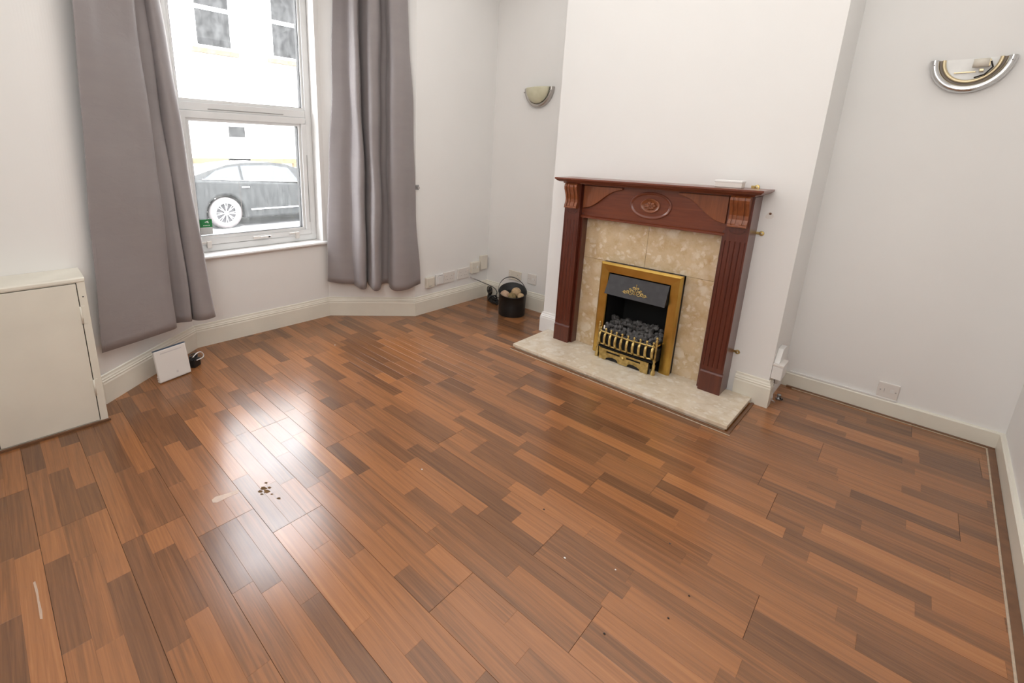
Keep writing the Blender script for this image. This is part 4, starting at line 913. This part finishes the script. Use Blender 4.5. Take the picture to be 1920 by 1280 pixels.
# ------------------------------------------------------------------ street outside
GZ = -0.31
struct(box('street_road', (-12.1, -30, GZ - 0.3), (-5.0, 40, GZ), 'asphalt'), 'sunlit road outside the window', 'road')
struct(box('street_pavement', (-14.2, -30, GZ - 0.3), (-12.1, 40, GZ + 0.10), 'paving'), 'pavement in front of the house across the road', 'pavement')
struct(box('near_pavement', (-5.0, -30, GZ - 0.3), (-3.70, 40, GZ + 0.10), 'paving'), 'pavement just outside the bay window', 'pavement')
HXF = -14.0
hs = thing('opposite_house', 'bright white rendered house across the street with sash windows', 'house', (HXF - 3, 5, GZ + 0.10))
box('facade', (HXF - 6, -12, GZ + 0.10), (HXF, 26, 8.2), 'facade_paint', hs)
def hwin(y0, y1, z0, z1, sill=True, bars=True, parent=hs):
    zm = z0 + (z1 - z0) * 0.56
    fr = MB(); yzframe(fr, y0 - 0.08, y1 + 0.08, z0 - 0.08, z1 + 0.08, 0.08, HXF + 0.03, HXF - 0.02); 
    if bars: fr.box((HXF + 0.025, y0, zm - 0.05), (HXF - 0.02, y1, zm + 0.05))
    o = fr.build('window', 'facade_frame', parent, fix=False)
    box('pane', (HXF + 0.012, y0, z0), (HXF + 0.006, y1, z1), 'facade_glass', o)
    if sill: box('sill', (HXF, y0 - 0.16, z0 - 0.20), (HXF + 0.14, y1 + 0.16, z0 - 0.09), 'facade_sill', o)
for y0 in (0.3, 4.35, 6.36, 10.4): hwin(y0, y0 + 0.84, 3.86, 5.45)
hwin(6.9, 7.9, 0.95, 2.5); hwin(1.2, 2.2, 0.95, 2.5)
box('plinth_band', (HXF, -12, 0.86), (HXF + 0.06, 26, 1.0), 'facade_sill', hs)
dr = MB().box((HXF + 0.002, 4.86, GZ + 0.10), (HXF + 0.06, 5.46, 1.50)); dr = dr.build('door', 'facade_frame', hs); box('fanlight', (HXF + 0.002, 4.94, 1.58), (HXF + 0.05, 5.37, 1.86), 'facade_glass', dr)

# parked car: y is its length, rear towards low y, near side at x = CXN
CXN = -10.0; WID = 1.78; RW_Y, FW_Y, WR = 3.36, 6.02, 0.318; WZ = GZ + WR
car = thing('parked_car', 'dark coupe car with pale alloy wheels parked across the road', 'car', (CXN - WID / 2, 4.6, GZ))
def arch(cy, r, n=10): return [(cy + r * math.cos(PI - PI * i / n), WZ + r * math.sin(PI - PI * i / n)) for i in range(n + 1)]
side = [(2.36, -0.02)] + [(2.56, -0.10)] + [(RW_Y - 0.37, -0.12)] + arch(RW_Y, 0.365) + [(RW_Y + 0.37, -0.13), (FW_Y - 0.37, -0.13)] + arch(FW_Y, 0.365) + [(FW_Y + 0.37, -0.10), (6.74, -0.06), (6.80, 0.10), (6.76, 0.30), (6.55, 0.42), (5.70, 0.56), (4.9, 0.585), (3.9, 0.635), (3.0, 0.680), (2.52, 0.700), (2.34, 0.660), (2.27, 0.36), (2.28, 0.12)]
b = MB(); b.prism(side, lambda u, v, w_: (w_, u, v), CXN - 0.03, CXN - WID + 0.03)
b.build('body', 'car_paint', car, 0.05, fix=True, seg=3)
gh = [(2.62, 0.685), (3.18, 0.870), (3.50, 0.965), (3.92, 1.015), (4.40, 1.020), (4.75, 0.985), (5.10, 0.860), (5.62, 0.565)]
b = MB(); rings = []
for dx, sh in ((0.05, 0.0), (0.24, 1.0)):
    rings.append(dx)
n_ = len(gh)
vs = []
for x, f in ((CXN - 0.06, 0), (CXN - WID + 0.06, 0)):
    pass
prof_l = [(u, v) for u, v in gh]
def ghx(v, near=True):
    t_ = (v - 0.57) / 0.45; ins = 0.05 + 0.20 * max(0, t_); return (CXN - ins) if near else (CXN - WID + ins)
loA = [(ghx(v), u, v) for u, v in gh]; loB = [(ghx(v, False), u, v) for u, v in gh]
b.add(loA + loB, [(i, i + 1, n_ + i + 1, n_ + i) for i in range(n_ - 1)], True)
b.add(loA, [tuple(range(n_))]); b.add(loB, [tuple(range(n_ - 1, -1, -1))]); b.build('roof', 'car_paint', car, fix=False)
def glass(poly, nm):
    mb = MB(); A = [(ghx(v) + 0.012, u, v) for u, v in poly]; Bk = [(ghx(v) - 0.01, u, v) for u, v in poly]; n = len(poly)
    mb.add(A + Bk, [tuple(range(n))] + [(i, (i + 1) % n, n + (i + 1) % n, n + i) for i in range(n)]); return mb.build(nm, 'car_glass', car)
glass([(3.02, 0.705), (3.72, 0.665), (3.72, 0.945), (3.52, 0.925), (3.25, 0.850)], 'side_window'); glass([(3.77, 0.662), (4.98, 0.612), (4.80, 0.900), (4.45, 0.955), (3.77, 0.950)], 'side_window')
MB().tube([(ghx(v) + 0.016, u, v) for u, v in ((2.98, 0.695), (3.75, 0.655), (5.05, 0.600))], 0.010, 6).build('belt_trim', 'car_trim', car)
MB().box((CXN - 0.028, 3.70, 0.510), (CXN - 0.005, 3.86, 0.535)).build('door_handle', 'car_trim', car, 0.006)
MB().box((CXN - 0.03, 3.86, 0.045), (CXN - 0.012, 5.55, 0.075)).build('side_strip', 'car_trim', car, 0.004)
for y in (3.66, 5.18): box('door_seam', (CXN - 0.031, y, -0.06), (CXN - 0.0285, y + 0.012, 0.62), 'gap_dark', car)
MB().ball((CXN + 0.06, 5.02, 0.66), 0.09, 12, 8, (0.9, 0.7, 0.6)).build('mirror', 'car_paint', car)
box('rear_light', (CXN - 0.24, 2.262, 0.42), (CXN - 0.04, 2.33, 0.60), 'sticker_pale', car, 0.02)
for cy in (RW_Y, FW_Y):
    for s, xf in ((1, CXN - 0.025), (-1, CXN - WID + 0.025)):
        wh = MB(); prof = [(0.225, 0.0), (0.235, 0.006), (0.285, 0.004), (WR - 0.006, -0.02), (WR, -0.05), (WR, -0.17), (WR - 0.01, -0.20), (0.225, -0.205), (0.225, 0.0)]
        wh.lathe([(r_, s * h) for r_, h in prof], (xf, cy, WZ), 'x', 32); wh = wh.build('wheel', 'tyre', car)
        rm = MB(); rm.lathe([(0.236, s * 0.004), (0.222, s * 0.010), (0.205, s * 0.002), (0.205, s * -0.10)], (xf, cy, WZ), 'x', 32)
        for k in range(8):
            for dk in (-0.13, 0.13):
                a = 2 * PI * k / 8; p0 = (xf - s * 0.01, cy + 0.04 * math.cos(a), WZ + 0.04 * math.sin(a)); p1 = (xf - s * 0.002, cy + 0.215 * math.cos(a + dk), WZ + 0.215 * math.sin(a + dk)); rm.tube([p0, p1], 0.0065, 6)
        rm.lathe([(0.0, s * 0.006), (0.035, s * 0.004), (0.045, s * -0.02)], (xf, cy, WZ), 'x', 16); rm.build('rim', 'alloy', wh)
        MB().lathe([(0.0, -s * 0.06), (0.20, -s * 0.06)], (xf, cy, WZ), 'x', 24).build('brake_disc', 'soot_grey', wh)
